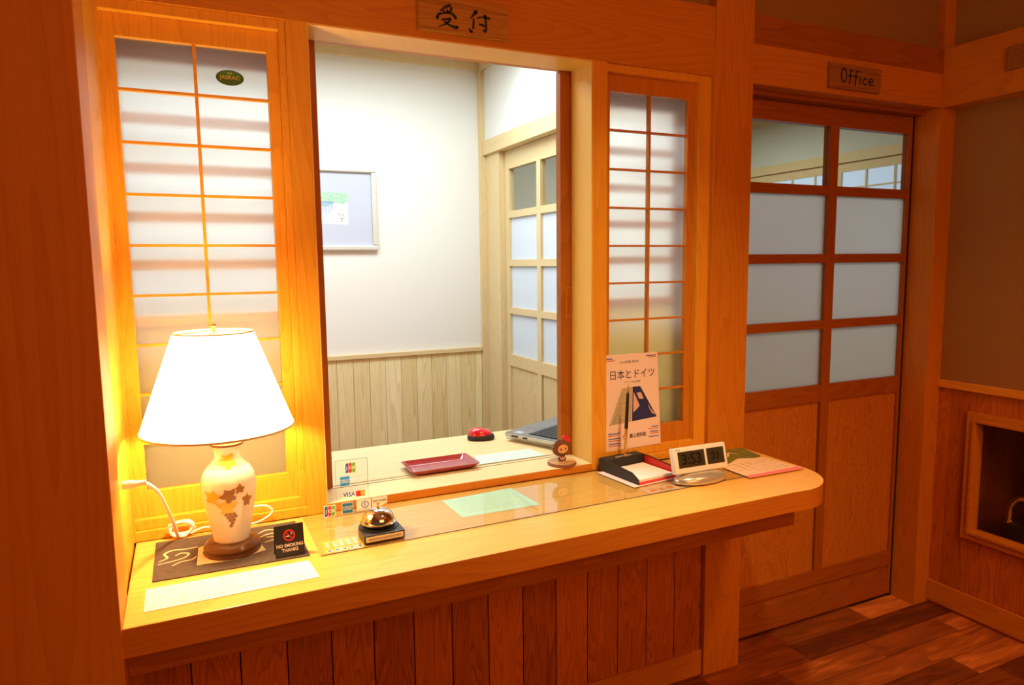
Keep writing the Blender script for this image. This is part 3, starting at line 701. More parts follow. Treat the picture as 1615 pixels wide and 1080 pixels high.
MB().tube(spline([(0.06, -0.017, 0.008), (0.09, -0.019, 0.018), (0.13, -0.019, 0.010), (0.18, -0.020, 0.009), (0.215, -0.020, 0.012), (0.245, -0.020, 0.030), (0.235, -0.018, 0.047), (0.205, -0.017, 0.050), (0.180, -0.017, 0.038), (0.17, -0.018, 0.010)]), 0.0026, 8).build('cable', WHITE_P, cord, smooth=True)

e_ = thing('paper_sheet', 'white printed paper strip at the counter front edge below the mat', 'paper', (0, 0, ZC))
MB().prism([(-0.024, -0.280), (0.290, -0.284), (0.298, -0.377), (-0.023, -0.382)], 0.0003, 0.0010).build('sheet', PAPER, e_)
q = MB()
for i in range(7):
    for j in range(14):
        if random.random() < 0.55:
            x0 = 0.02 + j * 0.018; y0 = -0.295 - i * 0.011
            q.prism([(x0, y0), (x0, y0 - 0.0025), (x0 + 0.011, y0 - 0.0025), (x0 + 0.011, y0)], 0.0010, 0.0012)
q.build('print', plain('faint_print', (0.72, 0.66, 0.55), 0.8), e_)

# no smoking tent sign
ns = thing('no_smoking_sign', 'small black no smoking tent sign on the brown mat', 'sign', (0.2575, -0.246, ZC + 0.0026), 0.02)
tilt = 0.20
m = MB(); m.box(-0.031, 0.031, -0.001, 0.001, 0.0, 0.068); o = m.build('front_panel', FOAM_BLACK, ns); o.rotation_euler = (-tilt, 0, 0)
m = MB(); m.box(-0.031, 0.031, -0.001, 0.001, 0.0, 0.068); o2 = m.build('rear_panel', FOAM_BLACK, ns, loc=(0, 0.028, 0)); o2.rotation_euler = (tilt, 0, 0)
m = MB()
def ring_y(m, cx_, cz_, r0, r1, y0, y1, n=28):
    for k in range(n):
        a, b = 2 * PI * k / n, 2 * PI * (k + 1) / n
        m.prism_y([(cx_ + r0 * math.cos(a), cz_ + r0 * math.sin(a)), (cx_ + r1 * math.cos(a), cz_ + r1 * math.sin(a)), (cx_ + r1 * math.cos(b), cz_ + r1 * math.sin(b)), (cx_ + r0 * math.cos(b), cz_ + r0 * math.sin(b))], y0, y1)
ring_y(m, 0.0, 0.045, 0.0095, 0.0125, -0.0010, -0.0018)
m.prism_y([(-0.0085, 0.0530), (-0.0070, 0.0545), (0.0085, 0.0370), (0.0070, 0.0355)], -0.0010, -0.0019)
m.build('prohibition_ring', RED, o)
m = MB(); m.prism_y([(-0.007, 0.0425), (-0.007, 0.0445), (0.002, 0.0445), (0.002, 0.0425)], -0.0010, -0.0016)
m.ribbon([(0.004, 0.046), (0.006, 0.049), (0.003, 0.051)], [0.001, 0.001, 0.001], -0.0010, -0.0016)
m.build('cigarette', STICKER, o)
text('lettering', 'NO SMOKING', 0.0098, STICKER, o, (0, -0.0012, 0.0235), bold=0.0002, sx=0.92)
text('lettering', 'THANKS', 0.0098, STICKER, o, (0, -0.0012, 0.0135), bold=0.0002, sx=0.92)

# ------------------------------------------------------------------ card logo stand
cs = thing('card_logo_stand', 'clear upright plastic plate with card payment logos beside the bell', 'sign', (0.44, -0.048, ZC + 0.0031))
box(-0.079, 0.089, 0.0, 0.002, 0.0, 0.036).build('lower_plate', ACRYL, cs)
box(-0.042, 0.040, 0.0021, 0.0041, 0.0, 0.142).build('upper_plate', ACRYL, cs)
m = MB()
for xx in (-0.042, 0.040): m.box(xx - 0.0004, xx + 0.0004, 0.0018, 0.0044, 0.0, 0.142)
m.box(-0.042, 0.040, 0.0018, 0.0044, 0.1416, 0.1424); m.build('plate_edge', EDGE, cs)
def plate(m, x0, x1, z0, z1, y0, y1): m.prism_y([(x0, z0), (x1, z0), (x1, z1), (x0, z1)], y0, y1)
def jcb(x, z, h, yy):
    wd = h * 0.30
    m = MB(); plate(m, x - h * 0.56, x + h * 0.56, z - h * 0.58, z + h * 0.58, yy, yy - 0.0003); base = m.build('logo_card', STICKER, cs)
    for i, mt in enumerate((BLUE, RED, GREENC)):
        c = x + (i - 1) * wd * 1.12; m = MB(); hh = h / 2; w2 = wd / 2
        m.prism_y([(c - w2, z - hh), (c + w2 * .5, z - hh), (c + w2, z - hh * .75), (c + w2, z + hh), (c - w2 * .5, z + hh), (c - w2, z + hh * .75)], yy - 0.0003, yy - 0.0006)
        m.build('logo_bar', mt, base)
        text('logo_letter', 'JCB'[i], h * 0.42, STICKER, base, (c, yy - 0.0007, z), sx=0.95, bold=0.0002)
def amex(x, z, h, yy, txt_col=STICKER, mt=LBLUE):
    m = MB(); plate(m, x - h * .55, x + h * .55, z - h * .55, z + h * .55, yy, yy - 0.0003); base = m.build('logo_card', STICKER, cs)
    m = MB(); plate(m, x - h * .5, x + h * .5, z - h * .5, z + h * .5, yy - 0.0003, yy - 0.0006); m.build('logo_square', mt, base)
    text('logo_letters', 'AMERICAN', h * 0.24, STICKER, base, (x, yy - 0.0007, z + h * .10), sx=0.8)
    text('logo_letters', 'EXPRESS', h * 0.24, STICKER, base, (x, yy - 0.0007, z - h * .12), sx=0.9)
U = 0.0018; Lw = -0.0002
jcb(-0.004, 0.121, 0.025, U); amex(-0.019, 0.088, 0.024, U)
text('visa_letters', 'VISA', 0.0165, BLUE, cs, (-0.009, U - 0.0004, 0.051), sx=0.9, bold=0.0003)
m = MB(); plate(m, 0.008, 0.031, 0.043, 0.058, U, U - 0.0003); mc = m.build('logo_card', plain('card_red', (0.55, 0.05, 0.02), 0.5), cs)
for dx, mt in ((0.0145, RED), (0.0245, YELLOW)):
    m = MB(); m.prism_y([(dx + 0.0062 * math.cos(a * PI / 10), 0.0505 + 0.0062 * math.sin(a * PI / 10)) for a in range(20)], U - 0.0003 - (0.0002 if mt is RED else 0), U - 0.0006); m.build('logo_disc', mt, mc)
jcb(-0.060, 0.0165, 0.026, Lw); amex(-0.015, 0.0175, 0.026, Lw, mt=plain('deep_cyan', (0.01, 0.17, 0.38), 0.5))
m = MB(); plate(m, 0.008, 0.045, 0.004, 0.034, Lw, Lw - 0.0003); dc = m.build('logo_card', STICKER, cs)
m = MB(); ring_y(m, 0.030, 0.020, 0.0075, 0.0095, Lw - 0.0003, Lw - 0.0006); plate(m, 0.029, 0.031, 0.014, 0.026, Lw - 0.0003, Lw - 0.0006); m.build('logo_circle', BLUE, dc)
text('logo_letters', 'Diners Club', 0.0055, INK_GREY, dc, (0.027, Lw - 0.0004, 0.0075))
m = MB(); plate(m, 0.048, 0.088, 0.004, 0.034, Lw, Lw - 0.0003); dv = m.build('logo_card', STICKER, cs)
m = MB(); m.prism_y([(0.066, 0.006), (0.087, 0.006), (0.087, 0.017)], Lw - 0.0003, Lw - 0.0006); m.build('logo_corner', ORANGE, dv)
text('logo_letters', 'DISCOVER', 0.0078, INK, dv, (0.068, Lw - 0.0005, 0.024))

# ------------------------------------------------------------------ counter bell
bell = thing('counter_bell', 'chrome push bell on a black base standing on the counter', 'bell', (0.464, -0.2085, ZC + 0.0031), 0.02)
pl = [(-0.0475, -0.052), (0.0475, -0.052), (0.0475, -0.012)]
for k in range(0, 17):
    a = PI * k / 16; pl.append((0.0475 * math.cos(a), -0.002 + 0.050 * math.sin(a)))
pl.append((-0.0475, -0.012))
MB().prism(pl, 0.0, 0.020, bev=0.0015).build('base', FOAM_BLACK, bell)
MB().lathe([(0.046, 0.0201), (0.046, 0.0215), (0.040, 0.0225), (0.0, 0.0225)], 40, cap=False).build('base_ring', FOAM_BLACK, bell, smooth=True)
m = MB(); m.box(-0.044, 0.044, -0.0535, -0.0522, 0.004, 0.016); lp = m.build('label_plate', plain('label_cream', (0.78, 0.70, 0.52), 0.5), bell)
m = MB()
for k in range(22): 
    x0 = -0.038 + k * 0.0035; plate(m, x0, x0 + 0.0018 + 0.001 * random.random(), 0.008, 0.0125, -0.0536, -0.0540)
m.build('lettering', INK_GREY, lp)
dome = [(0.0405, 0.030), (0.0415, 0.0315)]
for k in range(13):
    a = PI / 2 * k / 12; dome.append((0.0385 * math.cos(a), 0.033 + 0.031 * math.sin(a)) if k < 12 else (0.0, 0.064))
MB().lathe(dome, 56, cap=False).build('dome', plain('bell_chrome', (0.80, 0.76, 0.70), 0.06, metal=1), bell, smooth=True)
MB().lathe([(0.0, 0.0226), (0.030, 0.0226), (0.030, 0.030), (0.0, 0.0302)], 32).build('bell_foot', FOAM_BLACK, bell, smooth=True)
MB().lathe([(0.0045, 0.0638), (0.0045, 0.066), (0.0025, 0.067), (0.0025, 0.074), (0.0035, 0.0745), (0.0035, 0.0785), (0.0, 0.0795)], 18).build('button', BRASS, bell, smooth=True)

# ------------------------------------------------------------------ memo tray with pen, clock, leaflets, flyer
lf = thing('leaflet', 'pink printed leaflet lying beneath the black memo tray', 'leaflet', (1.300, -0.105, ZC + 0.0031), 0.10)
PINKP = plain('pink_paper', (0.86, 0.62, 0.56), 0.8)
box(-0.112, 0.112, -0.088, 0.080, 0.0, 0.0009).build('sheet', PINKP, lf)
m = MB()
for i in range(8):
    m.box(0.070, 0.070 + 0.034 * (0.6 + 0.4 * random.random()), 0.060 - i * 0.012, 0.064 - i * 0.012, 0.0009, 0.0011)
m.build('print', plain('red_print', (0.60, 0.14, 0.10), 0.8), lf)
lf2 = thing('leaflet', 'reddish printed sheet under the clear sheet by the clock', 'leaflet', (1.31, -0.235, ZC), 0.03)
box(-0.100, 0.080, -0.030, 0.025, 0.0003, 0.0008).build('sheet', plain('tan_paper', (0.74, 0.50, 0.30), 0.8), lf2)
m = MB()
for i in range(5): m.box(-0.085 + i * 0.03, -0.068 + i * 0.03, -0.012, 0.006, 0.0008, 0.0010)
m.build('print', ORANGE, lf2)

mt_ = thing('memo_tray', 'black memo tray with red lining and white notes', 'tray', (1.283, -0.098, ZC + 0.0043), 0.10)
side = [(0.092, 0.0), (0.092, 0.036), (0.030, 0.036), (-0.060, 0.030), (-0.084, 0.018), (-0.090, 0.006), (-0.090, 0.0)]
for sx_, nm in ((-1, 'side_panel'), (1, 'side_panel')):
    m = MB(); a = [m.bm.verts.new((sx_ * 0.075, y, z)) for y, z in side]; b = [m.bm.verts.new((sx_ * 0.0715, y, z)) for y, z in side]
    m.bm.faces.new(a); m.bm.faces.new(b)
    for i in range(len(side)): m.bm.faces.new((a[i], a[(i + 1) % 7], b[(i + 1) % 7], b[i]))
    sp = m.build(nm, BLACK_MATTE, mt_)
    m = MB(); s2_ = [(0.050, 0.008), (0.050, 0.034), (0.030, 0.034), (-0.060, 0.028), (-0.082, 0.017), (-0.087, 0.0045)]
    a = [m.bm.verts.new((sx_ * 0.0714, y, z)) for y, z in s2_]; b = [m.bm.verts.new((sx_ * 0.0706, y, z)) for y, z in s2_]
    m.bm.faces.new(a); m.bm.faces.new(b)
    for i in range(6): m.bm.faces.new((a[i], a[(i + 1) % 6], b[(i + 1) % 6], b[i]))
    m.build('lining', RED, sp)
box(-0.0714, 0.0714, -0.090, 0.092, 0.0, 0.004).build('bottom', RED, mt_)
box(-0.0714, 0.0714, 0.052, 0.092, 0.0042, 0.038, bev=0.002).build('pen_block', BLACK_MATTE, mt_)
m = MB(); m.box(-0.030, 0.030, 0.062, 0.070, 0.0381, 0.0388); m.build('block_slot', plain('grey_slot', (0.45, 0.45, 0.43), 0.4), mt_)
notes = thing('note_paper', 'stack of white note paper lying in the black memo tray', 'paper', (1.283, -0.098, ZC + 0.0043), 0.10)
box(-0.064, 0.064, -0.083, 0.048, 0.0045, 0.0125, bev=0.0005).build('sheets', PAPER, notes)
pen = thing('pen', 'black and gold pen standing upright in the memo tray holder', 'pen', (1.280, -0.036, ZC + 0.0432), 0.0)
def tilted(pts): return [(p * 0.045, 0, p) for p in pts]
MB().tube(tilted([0.0, 0.006, 0.008, 0.014]), 0.004, 12, radii=[0.006, 0.006, 0.0035, 0.003]).build('socket', BRASS, pen, smooth=True)
MB().tube(tilted([0.0145, 0.025, 0.060, 0.085]), 0.004, 12, radii=[0.0022, 0.0038, 0.0046, 0.0048]).build('lower_barrel', BRASS, pen, smooth=True)
MB().tube(tilted([0.0851, 0.095, 0.190, 0.197]), 0.005, 12, radii=[0.0054, 0.0056, 0.0046, 0.0030]).build('upper_barrel', FOAM_BLACK, pen, smooth=True)
MB().tube(tilted([0.1971, 0.222]), 0.001, 8, radii=[0.0018, 0.0008]).build('tip', BRASS, pen, smooth=True)

fl = thing('flyer', 'pale pink museum flyer standing against the narrow lattice window', 'flyer', (1.346, 0.0125, 0.8440), 0.0)
fl.rotation_euler = (-0.05, 0.0, 0)
fp = MB(); fp.prism_y([(-0.104, -0.004), (0.106, -0.002), (0.099, 0.297), (-0.108, 0.298)], 0.0, 0.0008)
fpo = fp.build('sheet', plain('flyer_paper', (0.84, 0.68, 0.62), 0.6), fl)
# ledge that carries it
text('title', '日本とドイツ', 0.0315, NAVY, fpo, (0.001, -0.0004, 0.231), bold=0.0, sx=0.93)
text('lettering', '仙山高図館 資料展', 0.0085, INK_GREY, fpo, (-0.01, -0.0004, 0.272))
text('lettering', 'ドイツと日本の資料', 0.0070, INK_GREY, fpo, (0.0, -0.0004, 0.208))
text('museum_name', '仁　鐵山資料館', 0.0150, INK, fpo, (0.004, -0.0004, 0.035), sx=0.86)
m = MB()
for z, a, b in [(0.284, -0.105, -0.072), (0.048, -0.094, -0.050), (0.032, -0.094, -0.050), (0.016, -0.094, -0.050)]: plate(m, a, b, z, z + 0.0028, 0, -0.0003)
for z, a, b in [(0.286, 0.055, 0.094), (0.056, 0.070, 0.098), (0.040, 0.064, 0.098), (0.024, 0.060, 0.099)]: plate(m, a, b, z, z + 0.0028, 0, -0.0003)
m.build('blue_stripes', BLUE, fpo)
m = MB()
for z, a, b in [(0.278, -0.105, -0.062), (0.042, -0.094, -0.055), (0.026, -0.094, -0.046), (0.010, -0.094, -0.046)]: plate(m, a, b, z, z + 0.0024, 0, -0.0003)
for z, a, b in [(0.281, 0.064, 0.094), (0.050, 0.058, 0.098), (0.034, 0.064, 0.098)]: plate(m, a, b, z, z + 0.0024, 0, -0.0003)
m.build('red_stripes', plain('stripe_red', (0.55, 0.08, 0.05), 0.7), fpo)
m = MB(); m.prism_y([(-0.038, 0.190), (0.000, 0.192), (-0.006, 0.082), (-0.090, 0.076), (-0.070, 0.120)], 0, -0.0003)
ma = m.build('old_map_picture', plain('map_ochre', (0.50, 0.40, 0.24), 0.7, noise=0.5, nscale=130), fpo)
m = MB()
for k in range(9): m.ribbon([(-0.030 - k * .006, 0.180 - k * .012), (-0.015 - k * .003, 0.176 - k * .012), (-0.003, 0.170 - k * .009)], [0.0006] * 3, -0.0003, -0.0006)
m.prism_y([(-0.078, 0.085), (-0.070, 0.083), (-0.058, 0.108), (-0.066, 0.104)], -0.0003, -0.0007)
m.build('map_lines', INK_GREY, ma)
m = MB(); m.prism_y([(0.001, 0.192), (0.030, 0.192), (0.092, 0.088), (-0.004, 0.082)], 0, -0.0004); mb_ = m.build('navy_map_picture', NAVY, fpo)
m = MB(); m.prism_y([(0.004, 0.175), (0.012, 0.160), (0.026, 0.130), (0.018, 0.122), (0.001, 0.110)], -0.0004, -0.0007)
m.prism_y([(0.016, 0.172), (0.032, 0.172), (0.042, 0.150), (0.024, 0.152)], -0.0004, -0.0007); m.prism_y([(0.060, 0.132), (0.066, 0.118), (0.086, 0.096), (0.074, 0.100), (0.062, 0.120)], -0.0004, -0.0007)
m.build('land_shapes', plain('land_pink', (0.70, 0.45, 0.38), 0.7), mb_)

ck = thing('digital_clock', 'white digital desk clock with two dark displays near the counter end', 'clock', (1.405, -0.235, ZC + 0.0031), -0.02)
silver = plain('clock_silver', (0.62, 0.58, 0.50), 0.22, metal=0.6)
MB().lathe([(0.0, 0.0), (0.082, 0.0), (0.088, 0.003), (0.088, 0.012), (0.080, 0.020), (0.052, 0.029), (0.0, 0.030)], 56, sy=0.48).build('base', silver, ck, smooth=True)
box(-0.030, 0.030, -0.004, 0.016, 0.018, 0.045, bev=0.003).build('neck', silver, ck)
rot = Matrix.Rotation(-0.26, 4, 'X')
m = MB(); m.box(-0.094, 0.094, -0.006, 0.014, 0.0, 0.074, bev=0.003)
body = m.build('body', plain('clock_white', (0.84, 0.80, 0.76), 0.4), ck, loc=(0, -0.006, 0.030), smooth=True); body.rotation_euler = (-0.26, 0, 0)
lcd = plain('lcd_dark', (0.040, 0.036, 0.022), 0.2)
m = MB(); plate(m, -0.080, 0.014, 0.016, 0.062, -0.006, -0.0068); d1 = m.build('time_display', lcd, body)
m = MB(); plate(m, 0.022, 0.084, 0.016, 0.062, -0.006, -0.0068); d2 = m.build('date_display', lcd, body)
lcdt = plain('lcd_digits', (0.006, 0.006, 0.005), 0.3)
text('digits', '3:53', 0.042, lcdt, d1, (-0.033, -0.0070, 0.038), bold=0.0005)
text('digits', '21', 0.030, lcdt, d2, (0.053, -0.0070, 0.038), bold=0.0003)
m = MB(); plate(m, -0.086, -0.068, 0.0665, 0.0690, -0.0061, -0.0065); m.build('lettering', INK_GREY, body)

lf3 = thing('booklet', 'green illustrated booklet lying at the counter back behind the clock', 'booklet', (0, 0, ZC))
MB().prism([(1.556, -0.135), (1.622, -0.012), (1.772, -0.016), (1.752, -0.120)], 0.0003, 0.0036, bev=0.0004).build('cover', plain('green_cover', (0.13, 0.17, 0.03), 0.35, noise=0.6, nscale=25), lf3)
m = MB(); flat_stroke(m, [(1.60, -0.075), (1.63, -0.050), (1.65, -0.080), (1.68, -0.050), (1.70, -0.070)], [.003, .008, .007, .008, .003], 0.0037, 0.0040)
m.build('printed_flowers', plain('flower_pink', (0.72, 0.50, 0.34), 0.6), lf3)
lf4 = thing('leaflet', 'open leaflet with pink lower edge at the rounded counter end', 'leaflet', (0, 0, ZC))
MB().prism([(1.547, -0.172), (1.546, -0.288), (1.758, -0.292), (1.742, -0.150), (1.655, -0.120)], 0.0045, 0.0060).build('sheet', plain('leaflet_tan', (0.80, 0.58, 0.38), 0.6), lf4)
MB().prism([(1.546, -0.270), (1.546, -0.2885), (1.7585, -0.2925), (1.756, -0.268)], 0.0060, 0.0063).build('pink_band', plain('band_pink', (0.80, 0.20, 0.22), 0.6), lf4)
m = MB()
for i in range(9):
    for j in range(7):
        if random.random() < 0.8:
            x0 = 1.562 + j * 0.026; y0 = -0.165 - i * 0.011; m.prism([(x0, y0), (x0, y0 - 0.003), (x0 + 0.018, y0 - 0.003), (x0 + 0.018, y0)], 0.0060, 0.0062)
m.build('print', plain('leaflet_print', (0.50, 0.30, 0.17), 0.8), lf4)

# ------------------------------------------------------------------ wooden signs and sticker
sg = thing('reception_sign', 'wooden plaque with two brushed black characters above the opening', 'sign', (0.785, -0.0003, 2.066))
m = MB(); m.box(-0.1265, 0.1255, -0.014, 0.0, -0.0425, 0.0425, bev=0.001); m.build('plaque', W_SIGN, sg)
m = MB(); K = 1.0
St = [([(-0.0423, 0.0296), (-0.056, 0.0225), (-0.0677, 0.0131)], [.0055, .005, .003]), ([(-0.0619, 0.0148), (-0.0563, 0.0103)], [.002, .004]), ([(-0.0503, 0.0198), (-0.0485, 0.014)], [.002, .004]),
      ([(-0.0376, 0.0233), (-0.0407, 0.0151), (-0.0486, 0.0097)], [.005, .004, .002]), ([(-0.0679, 0.0062), (-0.0737, 0.0028), (-0.0768, -0.0054)], [.003, .005, .006]),
      ([(-0.0698, 0.005), (-0.0524, 0.010), (-0.037, 0.0095), (-0.0265, 0.0013)], [.003, .004, .005, .006]),
      ([(-0.0644, -0.0081), (-0.0518, -0.0059), (-0.0412, -0.0042), (-0.0511, -0.0159), (-0.0725, -0.0265)], [.003, .004, .005, .004, .002]),
      ([(-0.0597, -0.011), (-0.0454, -0.0187), (-0.0299, -0.0228), (-0.0221, -0.0227)], [.002, .004, .006, .006]),
      ([(0.0313, 0.0231), (0.0252, 0.017), (0.016, 0.0052)], [.008, .006, .002]), ([(0.0239, 0.0045), (0.0237, -0.0062), (0.0225, -0.0188)], [.003, .0045, .004]),
      ([(0.036, 0.0087), (0.0522, 0.0126), (0.0684, 0.0112)], [.003, .003, .005]), ([(0.0563, 0.0168), (0.059, -0.0016), (0.0577, -0.0215), (0.0496, -0.0207)], [.006, .005, .006, .002]),
      ([(0.0408, -0.0067), (0.0518, -0.0088)], [.003, .005]), ([(0.0105, -0.0221), (0.0173, -0.0283)], [.003, .006])]
for p_, w2 in St: m.ribbon([(a, b - 0.004) for a, b in p_], [v * 1.3 for v in w2], -0.0138, -0.0150)
m.build('brushed_characters', INK, sg)
so = thing('office_sign', 'dark wooden plaque with hand-painted word above the office door', 'sign', (2.256, -0.0013, 2.059))
m = MB(); m.box(-0.128, 0.127, -0.012, 0.0, -0.0405, 0.0425, bev=0.001); m.build('plaque', W_SIGN2, so)
m = MB(); yb_, yf_ = -0.0118, -0.0130
S = lambda pts, wd: m.ribbon(pts, [wd] * len(pts), yb_, yf_)
ov = [(-0.062 + 0.013 * math.sin(2 * PI * k / 12), 0.004 + 0.022 * math.cos(2 * PI * k / 12)) for k in range(13)]; S(ov, 0.0052)
S([(-0.021, 0.024), (-0.030, 0.022), (-0.031, 0.0), (-0.034, -0.020)], 0.005); S([(-0.040, 0.005), (-0.020, 0.006)], 0.004)
S([(0.008, 0.024), (-0.002, 0.021), (-0.003, 0.0), (-0.006, -0.024)], 0.005); S([(-0.013, 0.004), (0.008, 0.006)], 0.004)
S([(0.019, 0.004), (0.019, -0.018)], 0.0045)
S([(0.052, 0.001), (0.042, 0.003), (0.035, -0.006), (0.040, -0.017), (0.053, -0.016)], 0.0045)
S([(0.064, -0.007), (0.083, -0.005), (0.082, 0.002), (0.072, 0.004), (0.064, -0.006), (0.070, -0.017), (0.086, -0.016)], 0.0045)
m.build('painted_letters', INK, so)
s3 = thing('wall_sign', 'edge of a dark wooden plaque on the right wall beam', 'sign', (XA - 0.0005, -0.300, 2.120))
box(-0.012, 0.0, -0.100, 0.062, -0.040, 0.040, bev=0.001).build('plaque', W_SIGN2, s3)
js = thing('oval_sticker', 'green oval sticker on upper right pane of the lamp window', 'sticker', (0.207, 0.0457, 1.8720))
m = MB(); m.prism_y([(0.031 * math.cos(2 * PI * k / 40), 0.0175 * math.sin(2 * PI * k / 40)) for k in range(40)], 0.0, -0.0006)
jo = m.build('oval', plain('sticker_green', (0.015, 0.20, 0.02), 0.4), js)
m = MB()
for k in range(40):
    a, b = 2 * PI * k / 40, 2 * PI * (k + 1) / 40
    m.prism_y([(0.031 * math.cos(a), 0.0175 * math.sin(a)), (0.0295 * math.cos(a), 0.016 * math.sin(a)), (0.0295 * math.cos(b), 0.016 * math.sin(b)), (0.031 * math.cos(b), 0.0175 * math.sin(b))], -0.0006, -0.0010)
m.build('rim', plain('sticker_rim', (0.04, 0.06, 0.03), 0.5), jo)
lc = plain('sticker_gold', (0.50, 0.62, 0.22), 0.5)
text('lettering', 'JASRAC', 0.0125, lc, jo, (0, -0.0009, 0.0), bold=0.0003, sx=1.05)
text('lettering', '許諾', 0.0060, lc, jo, (0, -0.0009, 0.0095))

# ------------------------------------------------------------------ inside the reception room
dk = thing('reception_desk', 'pale wooden desk inside the reception room behind the sill', 'desk', (0, 0, 0))
box(-0.05, 1.59, 0.155, 0.515, ZS - 0.030, ZS - 0.0003, bev=0.001).build('desk_top', P_DESK, dk)
for xx in (0.0, 1.52):
    for yy in (0.17, 0.45): box(xx, xx + 0.045, yy, yy + 0.045, 0.0, ZS - 0.0301).build('leg', P_Z, dk)
ty = thing('cash_tray', 'dark red lacquered rectangular tray on the desk inside', 'tray', (0.751, 0.168, ZS + 0.0002), 0.0)
def rrect(hx, hy, r, n=5):
    o = []
    for cx_, cy_, a0 in ((hx - r, hy - r, 0), (-hx + r, hy - r, PI / 2), (-hx + r, -hy + r, PI), (hx - r, -hy + r, 1.5 * PI)):
        for k in range(n + 1): a = a0 + PI / 2 * k / n; o.append((cx_ + r * math.cos(a), cy_ + r * math.sin(a)))
    return o
def loft(m, loops, cap0=True, cap1=True):
    R = [[m.bm.verts.new(v) for v in lp_] for lp_ in loops]; n = len(R[0])
    for A, B in zip(R, R[1:]):
        for i in range(n): m.bm.faces.new((A[i], A[(i + 1) % n], B[(i + 1) % n], B[i]))
    if cap0: m.bm.faces.new(R[0])
    if cap1: m.bm.faces.new(R[-1])
m = MB(); lv = lambda hx, hy, r, z: [(x, y, z) for x, y in rrect(hx, hy, r)]
loft(m, [lv(0.088, 0.045, 0.008, 0.0), lv(0.092, 0.049, 0.009, 0.003), lv(0.107, 0.0625, 0.010, 0.0165), lv(0.1075, 0.063, 0.010, 0.018), lv(0.1045, 0.060, 0.010, 0.018), lv(0.090, 0.047, 0.009, 0.005), lv(0.086, 0.043, 0.008, 0.0035)])
m.build('tray', RED_DARK, ty, smooth=True)
e_ = thing('paper_slip', 'pale green paper slip on the desk right of the red tray', 'paper', (0, 0, ZS))
MB().prism([(0.868, 0.147), (0.893, 0.243), (1.088, 0.238), (1.100, 0.147)], 0.0002, 0.0007).build('sheet', GREEN_PAPER, e_)
m = MB()
for i in range(6): m.prism([(0.905, 0.160 + i * .012), (1.07, 0.160 + i * .012), (1.07, 0.1612 + i * .012), (0.905, 0.1612 + i * .012)], 0.0007, 0.0009)
m.build('print', plain('pale_print_inner', (0.45, 0.72, 0.58), 0.8), e_)
# computer mouse
ms = thing('computer_mouse', 'red and black computer mouse on the desk beside the laptop', 'mouse', (0.996, 0.435, ZS + 0.0002), math.radians(-22))
def egg(hx, hy, z, k=0.9): return [(hx * math.copysign(abs(math.cos(2 * PI * i / 28)) ** k, math.cos(2 * PI * i / 28)), hy * math.copysign(abs(math.sin(2 * PI * i / 28)) ** k, math.sin(2 * PI * i / 28)) * (1 - 0.12 * math.cos(2 * PI * i / 28)), z) for i in range(28)]
m = MB(); loft(m, [egg(0.044, 0.027, 0.0), egg(0.048, 0.031, 0.004), egg(0.048, 0.031, 0.010), egg(0.045, 0.0285, 0.017), egg(0.0425, 0.027, 0.0195)]); m.build('body', BLACK_MATTE, ms, smooth=True)
m = MB(); sh_ = lambda hx, hy, z, dx: [(x + dx, y, zz_ - (x * 0.10 if x > 0 else 0)) for x, y, zz_ in egg(hx, hy, z)]
loft(m, [sh_(0.0445, 0.0285, 0.0185, -0.001), sh_(0.0415, 0.0265, 0.027, -0.002), sh_(0.032, 0.020, 0.0335, -0.004), sh_(0.020, 0.012, 0.0365, -0.006), sh_(0.008, 0.005, 0.0378, -0.008)]); m.build('shell', plain('mouse_red', (0.60, 0.012, 0.02), 0.2, coat=0.6), ms, smooth=True)
MB().tube([(0.026, -0.003, 0.0272), (0.026, 0.003, 0.0272)], 0.0062, 14).build('wheel', silver, ms, smooth=True)
for ch_ in ms.children: ch_.scale = (1.0, 1.08, 1.0 if ch_.name.startswith('body') else 1.35)
for ch_ in ms.children:
    if not ch_.name.startswith('body'): ch_.location.z = -0.0085
# paper pile and laptop
ang = math.atan2(0.427, 0.904)
pp = thing('paper_pile', 'white paper pile under the laptop on the desk', 'paper', (1.060, 0.374, ZS + 0.0002), ang)
box(0.030, 0.270, -0.200, 0.018, 0.0, 0.0165).build('sheets', PAPER, pp)
lt = thing('laptop', 'open grey laptop with black keys on the desk, seen from behind the keyboard', 'laptop', (1.060, 0.374, ZS + 0.0170), ang)
GREYL = plain('laptop_grey', (0.28, 0.27, 0.26), 0.35, metal=0.5)
SIL = plain('laptop_silver', (0.55, 0.53, 0.48), 0.35, metal=0.4)
m = MB(); m.box(0.0, 0.360, -0.245, 0.0, 0.0, 0.012, bev=0.002); lb = m.build('base', SIL, lt)
m = MB(); m.box(0.002, 0.358, -0.243, -0.002, 0.0121, 0.0150, bev=0.001); pr = m.build('palm_rest', GREYL, lt)
m = MB(); m.box(0.022, 0.340, -0.225, -0.086, 0.0151, 0.0156); kb = m.build('key_bed', BLACK_MATTE, pr)
m = MB()
for r0 in range(6):
    for c0 in range(16):
        x0 = 0.024 + c0 * 0.0197; y0 = -0.2235 + r0 * 0.0226
        m.box(x0 + 0.0012, x0 + 0.0180, y0 + 0.001, y0 + 0.0200, 0.0157, 0.0178)
kk = m.build('keys', plain('key_black', (0.03, 0.035, 0.035), 0.4), kb); kk['kind'] = 'stuff'
m = MB(); m.box(0.012, 0.040, -0.060, -0.030, 0.0151, 0.0153); m.build('badge', plain('badge_blue', (0.45, 0.52, 0.60), 0.3), pr)
m = MB(); m.box(0.105, 0.215, -0.080, -0.015, 0.0151, 0.0154); m.build('touchpad', plain('touchpad', (0.22, 0.21, 0.20), 0.3), pr)
